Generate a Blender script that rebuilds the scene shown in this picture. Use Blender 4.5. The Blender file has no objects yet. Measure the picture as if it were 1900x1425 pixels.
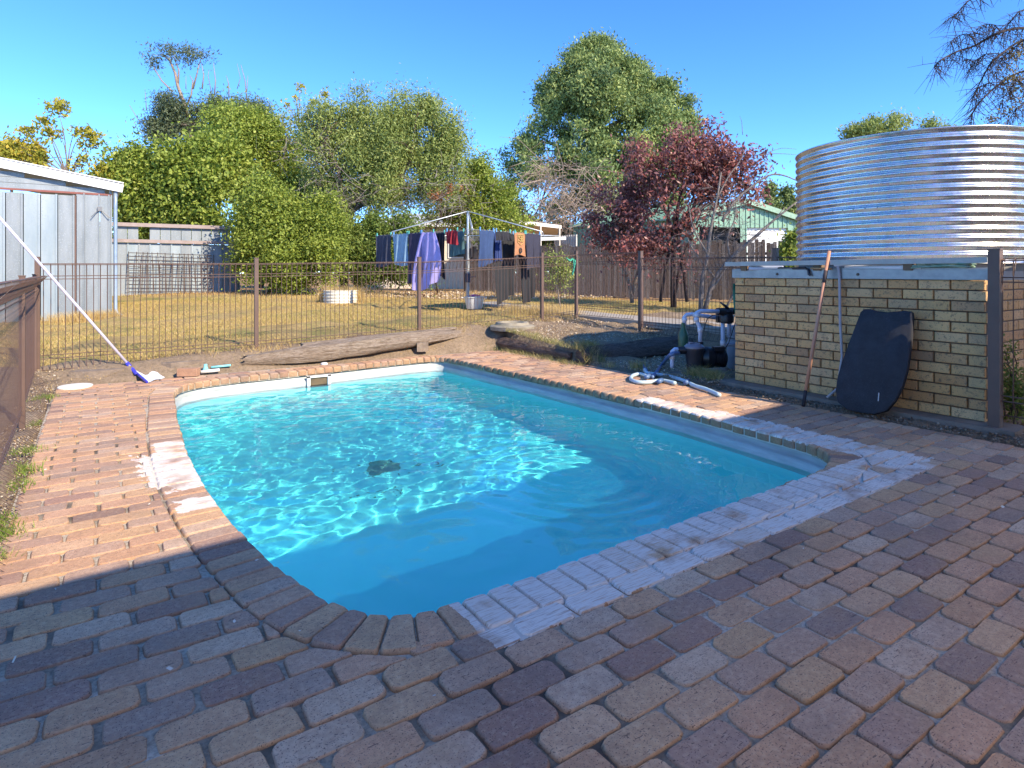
import bpy, math, random
import numpy as np
from mathutils import Vector
R = math.radians
sc = bpy.context.scene
C = sc.collection

# ------------------------------------------------------------------ camera, sky, sun, exposure
CAM_H = 1.23
cam = bpy.data.objects.new('camera', bpy.data.cameras.new('camera'))
C.objects.link(cam)
sc.camera = cam
cam.location = (0, 0, CAM_H)
cam.rotation_euler = (R(90), 0, R(-34.3))
cam.data.sensor_width = 36
cam.data.lens = 1129 / 1900 * 36
cam.data.shift_y = -(712.5 - 505) / 1900
cam.data.clip_start = 0.05
cam.data.clip_end = 1500

SUN_EL, SUN_AZ = 34.5, 13.0         # shadows run towards +Y, 13 degrees towards -X
SUN_STRENGTH, SKY_STRENGTH, EXPOSURE = 2.1, 0.15, 1.93
world = bpy.data.worlds.new('World')
sc.world = world
world.use_nodes = True
wnt = world.node_tree
bg = wnt.nodes['Background']
sky = wnt.nodes.new('ShaderNodeTexSky')
sky.sky_type = 'NISHITA'
sky.sun_disc = False
sky.sun_elevation = R(SUN_EL)
sky.sun_rotation = math.pi - R(SUN_AZ)
sky.air_density = 0.48
sky.dust_density = 0.0
sky.ozone_density = 5.0
hs = wnt.nodes.new('ShaderNodeHueSaturation')
hs.inputs['Saturation'].default_value = 1.18
hs.inputs['Hue'].default_value = 0.504
wnt.links.new(sky.outputs[0], hs.inputs['Color'])
wnt.links.new(hs.outputs[0], bg.inputs[0])
bg.inputs[1].default_value = SKY_STRENGTH
sun = bpy.data.objects.new('sun', bpy.data.lights.new('sun', 'SUN'))
C.objects.link(sun)
sun.data.energy = SUN_STRENGTH
sun.data.angle = R(0.5)
sun.data.color = (1.0, 0.91, 0.78)
sun.data.cycles.is_caustics_light = True
_d = Vector((-math.sin(R(SUN_AZ)), math.cos(R(SUN_AZ)), -math.tan(R(SUN_EL)))).normalized()
sun.rotation_euler = _d.to_track_quat('-Z', 'Y').to_euler()
sun.location = (0, -20, 15)
sc.view_settings.view_transform = 'Standard'
sc.view_settings.look = 'None'
sc.view_settings.gamma = 1
sc.view_settings.use_curve_mapping = False
sc.view_settings.exposure = EXPOSURE
sc.view_settings.use_white_balance = True
sc.view_settings.white_balance_temperature = 7250
sc.cycles.use_denoising = True
sc.cycles.max_bounces = 8
sc.cycles.transparent_max_bounces = 8

# ------------------------------------------------------------------ places
# X runs along the paver courses, Y towards the far end of the pool, Z=0 is the top of the paving.
FX = 1129.0
def LD(l, d, z=0.0):                 # sideways and forward metres from the tripod -> world
    return Vector((.826 * l + .5635 * d, -.5635 * l + .826 * d, z))
def G(x, y, z=0.0):                  # surveyed photo point lying at height z
    d = FX * (CAM_H - z) / (y - 505)
    return LD((x - 950) / FX * d, d, z)
def P(x, y, d):                      # surveyed photo point at d metres forward
    return LD((x - 950) / FX * d, d, CAM_H - (y - 505) / FX * d)

def sstep(a, b, x):
    t = np.clip((x - a) / (b - a), 0, 1)
    return t * t * (3 - 2 * t)
def ground_z(x, y):
    x = np.asarray(x, float); y = np.asarray(y, float)
    back = .12 + .035 * np.clip(x + .56, 0, 7.5) * (1 - .45 * sstep(9, 22, x)) \
        + np.clip(y - 8.67, 0, 11) * (.043 - .03 * sstep(2, 9, x))
    back = np.minimum(back, .66)
    left = -.015 + .03 * np.sin(y * 1.7)
    near = np.where(x > 2.5, .0, left)
    z = near + (back - near) * sstep(8.1, 8.6, y)
    right = x > 5.3
    pump = .03 + 0 * x
    terr = .2 + .13 * sstep(6.2, 8.6, y)
    zr = np.where(y < 4.2, .0, pump)
    zr = zr + (terr - zr) * sstep(6.0, 6.22, y)
    zr = zr + (back - zr) * sstep(8.0, 8.8, y)
    zr = zr + (np.maximum(back, .33) - zr) * sstep(7.1, 7.6, x) * sstep(4.2, 4.6, y)
    z = np.where(right, zr, z)
    return z
def gz(x, y):
    return float(ground_z(x, y))

# ------------------------------------------------------------------ materials
def new_mat(name):
    m = bpy.data.materials.new(name); m.use_nodes = True
    return m, m.node_tree, m.node_tree.nodes['Principled BSDF']
class N:
    """small node helper"""
    def __init__(s, nt): s.nt = nt
    def n(s, t, **kw):
        k = s.nt.nodes.new(t)
        for a, b in kw.items(): setattr(k, a, b)
        return k
    def l(s, a, b): s.nt.links.new(a, b)
    def setin(s, node, i, v):
        if hasattr(v, 'is_output') or isinstance(v, bpy.types.NodeSocket): s.l(v, node.inputs[i])
        else: node.inputs[i].default_value = v
    def math(s, op, a, b=0.0, c=0.0, clamp=False):
        k = s.n('ShaderNodeMath', operation=op); k.use_clamp = clamp
        s.setin(k, 0, a); s.setin(k, 1, b)
        if op in ('MULTIPLY_ADD', 'SMOOTH_MIN'): s.setin(k, 2, c)
        return k.outputs[0]
    def noise(s, vec, scale, detail=3, rough=.55, dist=0):
        k = s.n('ShaderNodeTexNoise'); s.l(vec, k.inputs['Vector'])
        k.inputs['Scale'].default_value = scale; k.inputs['Detail'].default_value = detail
        k.inputs['Roughness'].default_value = rough; k.inputs['Distortion'].default_value = dist
        return k.outputs['Fac']
    def ramp(s, fac, stops, interp='LINEAR'):
        k = s.n('ShaderNodeValToRGB'); s.l(fac, k.inputs[0]); k.color_ramp.interpolation = interp
        e = k.color_ramp.elements
        while len(e) < len(stops): e.new(.5)
        for i, (p, c) in enumerate(stops):
            e[i].position = p; e[i].color = (*c, 1) if len(c) == 3 else c
        return k.outputs[0]
    def mix(s, f, a, b, blend='MIX'):
        k = s.n('ShaderNodeMix', data_type='RGBA', blend_type=blend)
        s.setin(k, 0, f)
        for i, v in ((6, a), (7, b)):
            if isinstance(v, tuple): k.inputs[i].default_value = (*v, 1) if len(v) == 3 else v
            else: s.l(v, k.inputs[i])
        return k.outputs[2]
    def scalevec(s, vec, sc_, rot=(0, 0, 0)):
        k = s.n('ShaderNodeMapping'); s.l(vec, k.inputs[0])
        k.inputs['Scale'].default_value = sc_; k.inputs['Rotation'].default_value = rot
        return k.outputs[0]
    def bump(s, h, strength, dist, prev=None):
        k = s.n('ShaderNodeBump'); s.l(h, k.inputs['Height'])
        k.inputs['Strength'].default_value = strength; k.inputs['Distance'].default_value = dist
        if prev is not None: s.l(prev, k.inputs['Normal'])
        return k.outputs[0]

MATS = {}
def plain(name, c1, c2=None, rough=.8, metal=0.0, scale=6.0, stretch=(1, 1, 1), speck=None, speck_scale=120,
          bump=.3, bump_scale=60, bump_dist=.004, spec=.5, world_co=True):
    if name in MATS: return MATS[name]
    m, nt, b = new_mat(name); h = N(nt)
    if world_co: co = h.n('ShaderNodeNewGeometry').outputs['Position']
    else: co = h.n('ShaderNodeTexCoord').outputs['Object']
    v = h.scalevec(co, stretch)
    if c2 is None: c2 = tuple(x * .75 for x in c1)
    f = h.noise(v, scale, 5, .6)
    col = h.ramp(f, [(.33, c2), (.66, c1)])
    if speck:
        s_ = h.noise(co, speck_scale, 2, .6)
        k = h.ramp(s_, [(.60, (0, 0, 0)), (.66, (1, 1, 1))])
        col = h.mix(k, col, speck)
    h.l(col, b.inputs['Base Color'])
    b.inputs['Roughness'].default_value = rough; b.inputs['Metallic'].default_value = metal
    b.inputs['Specular IOR Level'].default_value = spec
    if bump:
        bn = h.noise(v, bump_scale, 4, .6)
        h.l(h.bump(bn, bump, bump_dist), b.inputs['Normal'])
    MATS[name] = m
    return m

def tint_value(h):
    a = h.n('ShaderNodeAttribute', attribute_type='GEOMETRY', attribute_name='tint').outputs['Fac']
    o = h.n('ShaderNodeAttribute', attribute_type='OBJECT', attribute_name='tint').outputs['Fac']
    return h.math('ADD', a, o)

def paint_mask(h, co, wob):
    """white brushed paint left round the pool edge: ragged patches at their own place"""
    sx = h.n('ShaderNodeSeparateXYZ'); h.l(co, sx.inputs[0]); x, y = sx.outputs[0], sx.outputs[1]
    def box(x0, x1, y0, y1, w):
        dx = h.math('SUBTRACT', h.math('ABSOLUTE', h.math('SUBTRACT', x, (x0 + x1) / 2)), (x1 - x0) / 2)
        dy = h.math('SUBTRACT', h.math('ABSOLUTE', h.math('SUBTRACT', y, (y0 + y1) / 2)), (y1 - y0) / 2)
        d = h.math('MAXIMUM', dx, dy)
        d = h.math('ADD', d, h.math('MULTIPLY', wob, w))
        return h.math('LESS_THAN', d, 0.0)
    m = box(1.075, 4.42, 1.668, 2.02, .03)
    for a in ((4.2, 4.56, 1.75, 3.45, .09), (4.2, 4.5, 3.2, 4.15, .12),
              (.33, .60, 4.20, 5.05, .05), (.22, .38, 4.30, 4.78, .12), (.33, .55, 3.86, 4.22, .12), (.24, .36, 4.0, 4.3, .12), (.34, .57, 3.50, 3.70, .07)):
        m = h.math('MAXIMUM', m, box(*a))
    return m

def paver_material():
    m, nt, b = new_mat('tumbled_paver'); h = N(nt)
    co = h.n('ShaderNodeNewGeometry').outputs['Position']
    t = tint_value(h)
    base = h.ramp(t, [(0.0, (.63, .38, .20)), (.14, (.72, .46, .28)), (.26, (.62, .34, .19)), (.38, (.68, .38, .235)), (.48, (.56, .37, .26)),
                      (.58, (.43, .27, .21)), (.68, (.70, .52, .37)), (.76, (.50, .36, .28)), (.84, (.29, .22, .19)), (.92, (.35, .20, .17)), (1.0, (.17, .13, .125))])
    big = h.noise(co, 9, 3, .6)
    base = h.mix(h.ramp(big, [(.35, (0, 0, 0)), (.75, (.5, .5, .5))]), base, (.38, .21, .13))
    big2 = h.noise(co, 1.3, 3, .6)
    base = h.mix(h.math('MULTIPLY', big2, .35), base, (.64, .35, .16))
    # smooth variation inside the brick, iron spots, wire-cut scratches
    fine = h.noise(co, 55, 4, .65)
    base = h.mix(h.ramp(fine, [(.3, (.35, .35, .35)), (.6, (0, 0, 0))]), base, (.26, .15, .11))
    base = h.mix(h.ramp(fine, [(.5, (0, 0, 0)), (.8, (.5, .5, .5))]), base, (.64, .47, .32))
    spots = h.noise(co, 210, 2, .5)
    base = h.mix(h.ramp(spots, [(.615, (0, 0, 0)), (.66, (.8, .8, .8))]), base, (.07, .045, .045))
    scr = h.noise(h.scalevec(co, (22, 160, 40), (0, 0, R(38))), 1, 2, .5)
    base = h.mix(h.ramp(scr, [(.66, (0, 0, 0)), (.70, (.7, .7, .7))]), base, (.08, .05, .045))
    # dirt over the paving in soft drifts
    dirt = h.noise(co, 2.2, 5, .65)
    base = h.mix(h.ramp(dirt, [(.55, (0, 0, 0)), (.75, (.45, .45, .45))]), base, (.48, .30, .15))
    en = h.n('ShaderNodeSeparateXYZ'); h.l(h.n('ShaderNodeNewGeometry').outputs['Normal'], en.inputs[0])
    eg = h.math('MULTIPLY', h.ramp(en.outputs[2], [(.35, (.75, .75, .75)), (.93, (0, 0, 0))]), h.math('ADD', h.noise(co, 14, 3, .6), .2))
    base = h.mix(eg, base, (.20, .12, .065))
    st_ = h.noise(h.scalevec(co, (.9, 1.3, 1)), 1.6, 6, .7)
    base = h.mix(h.ramp(st_, [(.50, (0, 0, 0)), (.68, (.42, .42, .42))]), base, (.16, .11, .09))
    # paint
    wob = h.math('SUBTRACT', h.noise(co, 9, 5, .7), .5)
    pm = paint_mask(h, co, h.math('MULTIPLY', wob, 2.4))
    br = h.noise(h.scalevec(co, (12, 190, 30), (0, 0, R(8))), 1, 3, .6)
    cover = h.ramp(br, [(.36, (.25, .25, .25)), (.50, (1, 1, 1))])
    wear = h.ramp(h.noise(co, 3.1, 4, .6), [(.34, (.1, .1, .1)), (.46, (1, 1, 1))])
    sn = h.n('ShaderNodeSeparateXYZ'); h.l(h.n('ShaderNodeNewGeometry').outputs['True Normal'], sn.inputs[0])
    upf = h.ramp(sn.outputs[2], [(.10, (0, 0, 0)), (.45, (1, 1, 1))])
    per = h.ramp(h.math('FRACT', h.math('MULTIPLY', t, 37.0)), [(.0, (.75, .75, .75)), (.4, (1, 1, 1))])
    pf = h.math('MULTIPLY', h.math('MULTIPLY', pm, h.math('MULTIPLY', upf, per)), h.math('MULTIPLY', cover, wear))
    base = h.mix(pf, base, (.76, .68, .60))
    h.l(base, b.inputs['Base Color'])
    b.inputs['Roughness'].default_value = .82
    b.inputs['Specular IOR Level'].default_value = .3
    n1 = h.bump(fine, .55, .004)
    n2 = h.bump(spots, .45, -.002, n1)
    n3 = h.bump(scr, .4, -.003, n2)
    h.l(n3, b.inputs['Normal'])
    MATS['tumbled_paver'] = m
    return m

def mortar_material():
    m, nt, b = new_mat('sandy_mortar'); h = N(nt)
    co = h.n('ShaderNodeNewGeometry').outputs['Position']
    f = h.noise(co, 1.1, 4, .6)
    col = h.ramp(f, [(.36, (.08, .06, .045)), (.44, (.30, .24, .17)), (.52, (.52, .44, .34)), (.8, (.60, .52, .42))])
    f2 = h.noise(co, 70, 4, .7)
    col = h.mix(h.ramp(f2, [(.35, (.6, .6, .6)), (.6, (0, 0, 0))]), col, (.09, .075, .06))
    wob = h.math('MULTIPLY', h.math('SUBTRACT', h.noise(co, 9, 5, .7), .5), 2.4)
    pm = h.math('MULTIPLY', paint_mask(h, co, wob), .8)
    col = h.mix(pm, col, (.72, .65, .57))
    h.l(col, b.inputs['Base Color']); b.inputs['Roughness'].default_value = .95
    h.l(h.bump(f2, .6, .006), b.inputs['Normal'])
    return m

def leaf_material(name, stops, trans=.35, rough=.55):
    m, nt, b = new_mat(name); h = N(nt)
    t = tint_value(h)
    col = h.ramp(t, stops)
    h.l(col, b.inputs['Base Color']); b.inputs['Roughness'].default_value = rough
    b.inputs['Specular IOR Level'].default_value = .35
    tr = h.n('ShaderNodeBsdfTranslucent'); h.l(h.mix(.5, col, col, 'ADD') if False else col, tr.inputs[0])
    mx = h.n('ShaderNodeMixShader'); mx.inputs[0].default_value = trans
    h.l(b.outputs[0], mx.inputs[1]); h.l(tr.outputs[0], mx.inputs[2])
    out = [n for n in nt.nodes if n.type == 'OUTPUT_MATERIAL'][0]
    h.l(mx.outputs[0], out.inputs[0])
    return m

# ------------------------------------------------------------------ mesh building
def link(o):
    C.objects.link(o); return o
def props(o, label=None, cat=None, group=None, kind=None):
    if label: o['label'] = label
    if cat: o['category'] = cat
    if group: o['group'] = group
    if kind: o['kind'] = kind
    return o
def thing(name, loc, label, cat, group=None):
    o = link(bpy.data.objects.new(name, None))
    o.location = loc; o.empty_display_size = .1
    o['_x'] = 0; del o['_x']
    return props(o, label, cat, group)

class MB:
    def __init__(s): s.v = []; s.f = []; s.a = []
    def add(s, vs, fs, tint=None):
        o = len(s.v); s.v += [tuple(p) for p in vs]; s.f += [tuple(o + i for i in f) for f in fs]
        if tint is not None: s.a += [tint] * len(fs)
        return s
    def box(s, c, size, rz=0.0, taper=1.0):
        hx, hy, hz = [k / 2 for k in size]; cs, sn = math.cos(rz), math.sin(rz); vs = []
        for z, t in ((-hz, 1), (hz, taper)):
            for x, y in ((-hx, -hy), (hx, -hy), (hx, hy), (-hx, hy)):
                x *= t; y *= t
                vs.append((c[0] + x * cs - y * sn, c[1] + x * sn + y * cs, c[2] + z))
        return s.add(vs, [(3, 2, 1, 0), (4, 5, 6, 7), (0, 1, 5, 4), (1, 2, 6, 5), (2, 3, 7, 6), (3, 0, 4, 7)])
    def beam(s, a, b, w, t, up=(0, 0, 1)):
        """rectangular bar from a to b; w across, t in the up direction"""
        a, b = Vector(a), Vector(b); d = (b - a).normalized(); up = Vector(up)
        sd = d.cross(up).normalized(); u = sd.cross(d).normalized(); vs = []
        for p in (a, b):
            for i, j in ((-1, -1), (1, -1), (1, 1), (-1, 1)):
                vs.append(p + sd * (w / 2 * i) + u * (t / 2 * j))
        return s.add(vs, [(3, 2, 1, 0), (4, 5, 6, 7), (0, 1, 5, 4), (1, 2, 6, 5), (2, 3, 7, 6), (3, 0, 4, 7)])
    def tube(s, pts, r, n=8, cap=True, jit=None):
        pts = [Vector(p) for p in pts]; k = len(pts)
        rs = r if isinstance(r, (list, tuple)) else [r] * k
        vs = []; prev = None
        for i, p in enumerate(pts):
            d = (pts[min(i + 1, k - 1)] - pts[max(i - 1, 0)])
            d = d.normalized() if d.length > 1e-9 else Vector((0, 0, 1))
            if prev is None:
                ref = Vector((0, 0, 1)) if abs(d.z) < .9 else Vector((1, 0, 0))
                u = d.cross(ref).normalized()
            else:
                u = (prev - d * prev.dot(d)).normalized()
            prev = u; w = d.cross(u)
            for j in range(n):
                a = 2 * math.pi * j / n; rr = rs[i] * (1 if jit is None else jit(i, j))
                vs.append(p + (u * math.cos(a) + w * math.sin(a)) * rr)
        fs = [(i * n + j, i * n + (j + 1) % n, (i + 1) * n + (j + 1) % n, (i + 1) * n + j) for i in range(k - 1) for j in range(n)]
        if cap: fs += [tuple(range(n - 1, -1, -1)), tuple((k - 1) * n + j for j in range(n))]
        return s.add(vs, fs)
    def lathe(s, c, prof, n=24, axis='z'):
        """prof = [(r, h)...] turned about an axis through c"""
        vs = []
        for r, h_ in prof:
            for j in range(n):
                a = 2 * math.pi * j / n; x, y = r * math.cos(a), r * math.sin(a)
                p = (x, y, h_) if axis == 'z' else ((h_, x, y) if axis == 'x' else (x, h_, y))
                vs.append((c[0] + p[0], c[1] + p[1], c[2] + p[2]))
        k = len(prof)
        fs = [(i * n + j, i * n + (j + 1) % n, (i + 1) * n + (j + 1) % n, (i + 1) * n + j) for i in range(k - 1) for j in range(n)]
        fs += [tuple(range(n - 1, -1, -1)), tuple((k - 1) * n + j for j in range(n))]
        return s.add(vs, fs)
    def prism(s, poly, z0, z1):
        n = len(poly)
        vs = [(x, y, z0) for x, y in poly] + [(x, y, z1) for x, y in poly]
        return s.add(vs, [tuple(range(n - 1, -1, -1)), tuple(range(n, 2 * n))] + [(i, (i + 1) % n, n + (i + 1) % n, n + i) for i in range(n)])
    def build(s, name, mat, parent=None, smooth=False, angle=None):
        me = bpy.data.meshes.new(name)
        off = parent_world(parent) if parent is not None else Vector((0, 0, 0))
        vs = np.array([tuple(v) for v in s.v], dtype=np.float64).reshape(-1, 3) - np.array(off)
        me.from_pydata(vs.tolist(), [], s.f)
        if mat: me.materials.append(mat)
        if smooth or angle: me.polygons.foreach_set('use_smooth', [True] * len(me.polygons))
        if angle: me.set_sharp_from_angle(angle=R(angle))
        if s.a and len(s.a) == len(s.f):
            at = me.attributes.new('tint', 'FLOAT', 'FACE'); at.data.foreach_set('value', s.a)
        o = link(bpy.data.objects.new(name, me))
        if parent is not None: o.parent = parent
        return o
def parent_world(p):
    v = Vector((0, 0, 0))
    while p is not None:
        v = v + p.location; p = p.parent
    return v
def copy_part(src, parent, world_delta):
    """copy of a part shifted by world_delta (mesh data shared)"""
    c = src.copy(); link(c); c.parent = parent; c.location = world_delta
    return c
def fast_mesh(name, verts, quads, mat, parent=None, tint=None, smooth=False, tris=False):
    """big meshes straight from numpy arrays"""
    k = 3 if tris else 4
    off = np.array(parent_world(parent)) if parent is not None else np.zeros(3)
    me = bpy.data.meshes.new(name); nv, nf = len(verts), len(quads)
    me.vertices.add(nv); me.vertices.foreach_set('co', (verts - off).astype(np.float32).ravel())
    me.loops.add(nf * k); me.loops.foreach_set('vertex_index', quads.astype(np.int32).ravel())
    me.polygons.add(nf); me.polygons.foreach_set('loop_start', np.arange(0, nf * k, k, dtype=np.int32))
    if smooth: me.polygons.foreach_set('use_smooth', np.ones(nf, bool))
    me.update(calc_edges=True)
    if tint is not None:
        at = me.attributes.new('tint', 'FLOAT', 'FACE'); at.data.foreach_set('value', tint.astype(np.float32))
    if mat: me.materials.append(mat)
    o = link(bpy.data.objects.new(name, me))
    if parent is not None: o.parent = parent
    return o

rng = np.random.default_rng(7)
random.seed(7)

# ------------------------------------------------------------------ the pool outline
LOOP_CTRL = [(1.12, 1.995), (1.6, 2.0), (2.2, 2.01), (2.9, 2.03), (3.5, 2.04), (3.85, 2.08), (4.1, 2.22), (4.2, 2.45), (4.23, 2.8), (4.28, 3.4), (4.29, 4.1), (4.27, 5.0),
             (4.24, 5.9), (4.2, 6.8), (4.17, 7.6), (4.1, 7.84), (3.9, 7.92), (3.3, 7.89), (2.6, 7.81), (1.9, 7.74), (1.3, 7.69),
             (.97, 7.6), (.76, 7.42), (.66, 7.1), (.61, 6.5), (.555, 5.7), (.52, 4.9), (.51, 4.2), (.53, 3.6), (.57, 3.1), (.63, 2.65), (.70, 2.32), (.80, 2.12), (.94, 2.02)]
def catmull(pts, n):
    out = []; k = len(pts)
    for i in range(k):
        p0, p1, p2, p3 = [np.array(pts[(i + j) % k], float) for j in (-1, 0, 1, 2)]
        for j in range(n):
            t = j / n
            out.append(.5 * ((2 * p1) + (-p0 + p2) * t + (2 * p0 - 5 * p1 + 4 * p2 - p3) * t * t + (-p0 + 3 * p1 - 3 * p2 + p3) * t ** 3))
    return np.array(out)
LOOP = catmull(LOOP_CTRL, 12)
_seg = np.linalg.norm(np.roll(LOOP, -1, 0) - LOOP, axis=1); _cum = np.r_[0, np.cumsum(_seg)]; PERIM = _cum[-1]
def loop_at(s):
    s = s % PERIM; i = int(np.searchsorted(_cum, s, 'right') - 1); i = min(i, len(LOOP) - 1)
    t = (s - _cum[i]) / _seg[i]; a, b = LOOP[i], LOOP[(i + 1) % len(LOOP)]
    i0, i1 = LOOP[(i - 3) % len(LOOP)], LOOP[(i + 4) % len(LOOP)]
    d = (i1 - i0) / np.linalg.norm(i1 - i0)
    return a + (b - a) * t, np.array((d[1], -d[0]))      # point, outward normal (loop runs counter-clockwise)
def loop_offset(dist, n=240):
    return np.array([p + nn * dist for p, nn in (loop_at(PERIM * i / n) for i in range(n))])
OUTER = loop_offset(.222, 400)
def outer_span(y):
    """x interval covered by the coping at height y of the plan"""
    xs = []
    m = len(OUTER)
    for i in range(m):
        (x0, y0), (x1, y1) = OUTER[i], OUTER[(i + 1) % m]
        if (y0 - y) * (y1 - y) < 0: xs.append(x0 + (x1 - x0) * (y - y0) / (y1 - y0))
    return (min(xs), max(xs)) if xs else None

# ------------------------------------------------------------------ ground
def ground_grid():
    def axis(parts):
        a = []
        for lo, hi, st in parts: a += list(np.arange(lo, hi - 1e-6, st))
        return np.array(a + [parts[-1][1]])
    xs = axis([(-300, -60, 60), (-60, -12, 6), (-12, -3, .6), (-3, -.35, .0757), (-.35, .33, .17), (.33, 4.45, .412), (4.45, 5.37, .23), (5.37, 11, .08), (11, 30, .8), (30, 90, 10), (90, 400, 62)])
    ys = axis([(-60, -3, 9.5), (-3, 2, .5), (2, 8.12, .08), (8.12, 14, .08), (14, 30, .4), (30, 80, 5), (80, 400, 64)])
    X, Y = np.meshgrid(xs, ys)
    Z = ground_z(X, Y)
    r2 = np.random.default_rng(3)
    fine = ((X > -3) & (X < 11) & (Y > 2) & (Y < 14))
    nz = np.zeros_like(X)
    for i in range(40):
        k = r2.uniform(2, 16); a = r2.uniform(0, 6.28)
        nz += np.sin(k * (X * np.cos(a) + Y * np.sin(a)) + r2.uniform(0, 6.28)) * .05 / k
    Z = Z + np.where(fine, nz * .8, 0) - .008
    Z = np.where((X > -.36) & (X < 5.371) & (Y < 8.121) & (Y > -2), -.065, Z)
    inside = (X[1:, 1:] > .3) & (X[:-1, :-1] < 4.5) & (Y[1:, 1:] > 1.8) & (Y[:-1, :-1] < 8.0)
    nx = len(xs); jj, ii = np.nonzero(~inside)
    q = np.stack([jj * nx + ii, jj * nx + ii + 1, (jj + 1) * nx + ii + 1, (jj + 1) * nx + ii], 1)
    o = fast_mesh('ground', np.c_[X.ravel(), Y.ravel(), Z.ravel()], q, ground_mat(), smooth=True)
    props(o, kind='structure')
def ground_mat():
    m, nt, b = new_mat('dry_ground'); h = N(nt)
    co = h.n('ShaderNodeNewGeometry').outputs['Position']
    sx = h.n('ShaderNodeSeparateXYZ'); h.l(co, sx.inputs[0]); x, y = sx.outputs[0], sx.outputs[1]
    f = h.noise(co, 1.4, 5, .65); g = h.noise(co, 28, 5, .7); k = h.noise(co, 140, 3, .6)
    lawn = h.ramp(f, [(.3, (.30, .22, .09)), (.45, (.48, .34, .14)), (.55, (.40, .31, .11)), (.66, (.24, .24, .07)), (.8, (.46, .34, .15))])
    dirt = h.ramp(f, [(.35, (.24, .175, .125)), (.6, (.36, .265, .185)), (.8, (.44, .34, .24))])
    wob = h.math('MULTIPLY', h.math('SUBTRACT', h.noise(co, 1.7, 4, .6), .5), 1.2)
    # dirt close to the paving and under the trees at the back
    d1 = h.math('LESS_THAN', h.math('ADD', y, wob), 8.85)
    sh = h.math('GREATER_THAN', h.math('ADD', h.math('ADD', y, h.math('MULTIPLY', x, .55)), h.math('MULTIPLY', wob, 2.5)), 19.6)
    litter = h.ramp(g, [(.3, (.20, .10, .05)), (.5, (.44, .24, .10)), (.7, (.54, .34, .16))])
    col = h.mix(d1, lawn, dirt)
    col = h.mix(sh, col, litter)
    col = h.mix(h.ramp(g, [(.35, (.55, .55, .55)), (.6, (0, 0, 0))]), col, (.10, .075, .04))
    col = h.mix(h.ramp(k, [(.55, (0, 0, 0)), (.72, (.7, .7, .7))]), col, (.46, .36, .19))
    h.l(col, b.inputs['Base Color']); b.inputs['Roughness'].default_value = .95; b.inputs['Specular IOR Level'].default_value = .2
    h.l(h.bump(k, .8, .012, h.bump(g, .7, .03)), b.inputs['Normal'])
    return m
ground_grid()

# ------------------------------------------------------------------ paving
PAVER = paver_material()
MORTAR = mortar_material()
DX0, DX1, DY0, DY1 = -.36, 5.37, -1.75, 8.12
def mortar_bed():
    xs = np.linspace(DX0 - .01, DX1 + .01, 150); ys = np.linspace(DY0, DY1 + .01, 250)
    X, Y = np.meshgrid(xs, ys)
    r2 = np.random.default_rng(11); Z = np.zeros_like(X)
    for i in range(30):
        k = r2.uniform(1.5, 12); a = r2.uniform(0, 6.28)
        Z += np.sin(k * (X * np.cos(a) + Y * np.sin(a)) + r2.uniform(0, 6.28)) / 30 ** .5
    Z = -.0095 + .0045 * np.tanh(Z * 1.2)
    # keep clear of the water
    px, py = LOOP[:, 0], LOOP[:, 1]
    cx = (X[:-1, :-1] + X[1:, 1:]) / 2; cy = (Y[:-1, :-1] + Y[1:, 1:]) / 2
    ins = inside_poly(cx, cy, loop_offset(.07, 120))
    jj, ii = np.nonzero(~ins); nx = len(xs)
    q = np.stack([jj * nx + ii, jj * nx + ii + 1, (jj + 1) * nx + ii + 1, (jj + 1) * nx + ii], 1)
    o = fast_mesh('paving', np.c_[X.ravel(), Y.ravel(), Z.ravel()], q, MORTAR, smooth=True)
    return props(o, kind='structure')
def inside_poly(x, y, poly):
    ins = np.zeros(x.shape, bool); m = len(poly)
    for i in range(m):
        (x0, y0), (x1, y1) = poly[i], poly[(i + 1) % m]
        c = ((y0 > y) != (y1 > y)) & (x < (x1 - x0) * (y - y0) / ((y1 - y0) + 1e-12) + x0)
        ins ^= c
    return ins
paving = mortar_bed()

def brick_shape(quad, rnd, rad=.018, chip=.0025, top_in=.007, th=.05, drop=.011):
    """tumbled brick from four plan corners (counter-clockwise), rounded and slightly uneven"""
    q = [np.array(p, float) for p in quad]; pts = []
    for i in range(4):
        p, a, b = q[i], q[i - 1], q[(i + 1) % 4]
        da = (a - p); la = np.linalg.norm(da); db = (b - p); lb = np.linalg.norm(db)
        r = min(rad * rnd.uniform(.6, 1.35), la * .4, lb * .4)
        da /= max(la, 1e-6); db /= max(lb, 1e-6)
        for t in (0, .5, 1):
            w = (1 - t) ** 2 * (p + da * r) + 2 * t * (1 - t) * (p + (da + db) * r * .12) + t * t * (p + db * r)
            pts.append(w + rnd.normal(0, chip * .5, 2))
    pts = np.array(pts); n = len(pts); c = pts.mean(0)
    def inset(d):
        v = c - pts; l = np.linalg.norm(v, axis=1, keepdims=True); return pts + v / l * d
    rings = [(pts, -th), (pts, -drop), (inset(top_in), 0.0)]
    vs = []; tilt = rnd.normal(0, .004, 2)
    for k, (pp, z) in enumerate(rings):
        for p in pp:
            zz = z + (0 if k == 0 else (p - c) @ tilt) + (rnd.normal(0, .0006) if k else 0)
            vs.append((p[0], p[1], zz))
    fs = [(k * n + i, k * n + (i + 1) % n, (k + 1) * n + (i + 1) % n, (k + 1) * n + i) for k in range(2) for i in range(n)]
    fs.append(tuple(range(2 * n, 3 * n)))
    return vs, fs

def soft_edges(me):
    """smooth sides, flat top face"""
    n = np.empty(len(me.polygons), np.int32); me.polygons.foreach_get('loop_total', n)
    me.polygons.foreach_set('use_smooth', n == 4)

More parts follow.
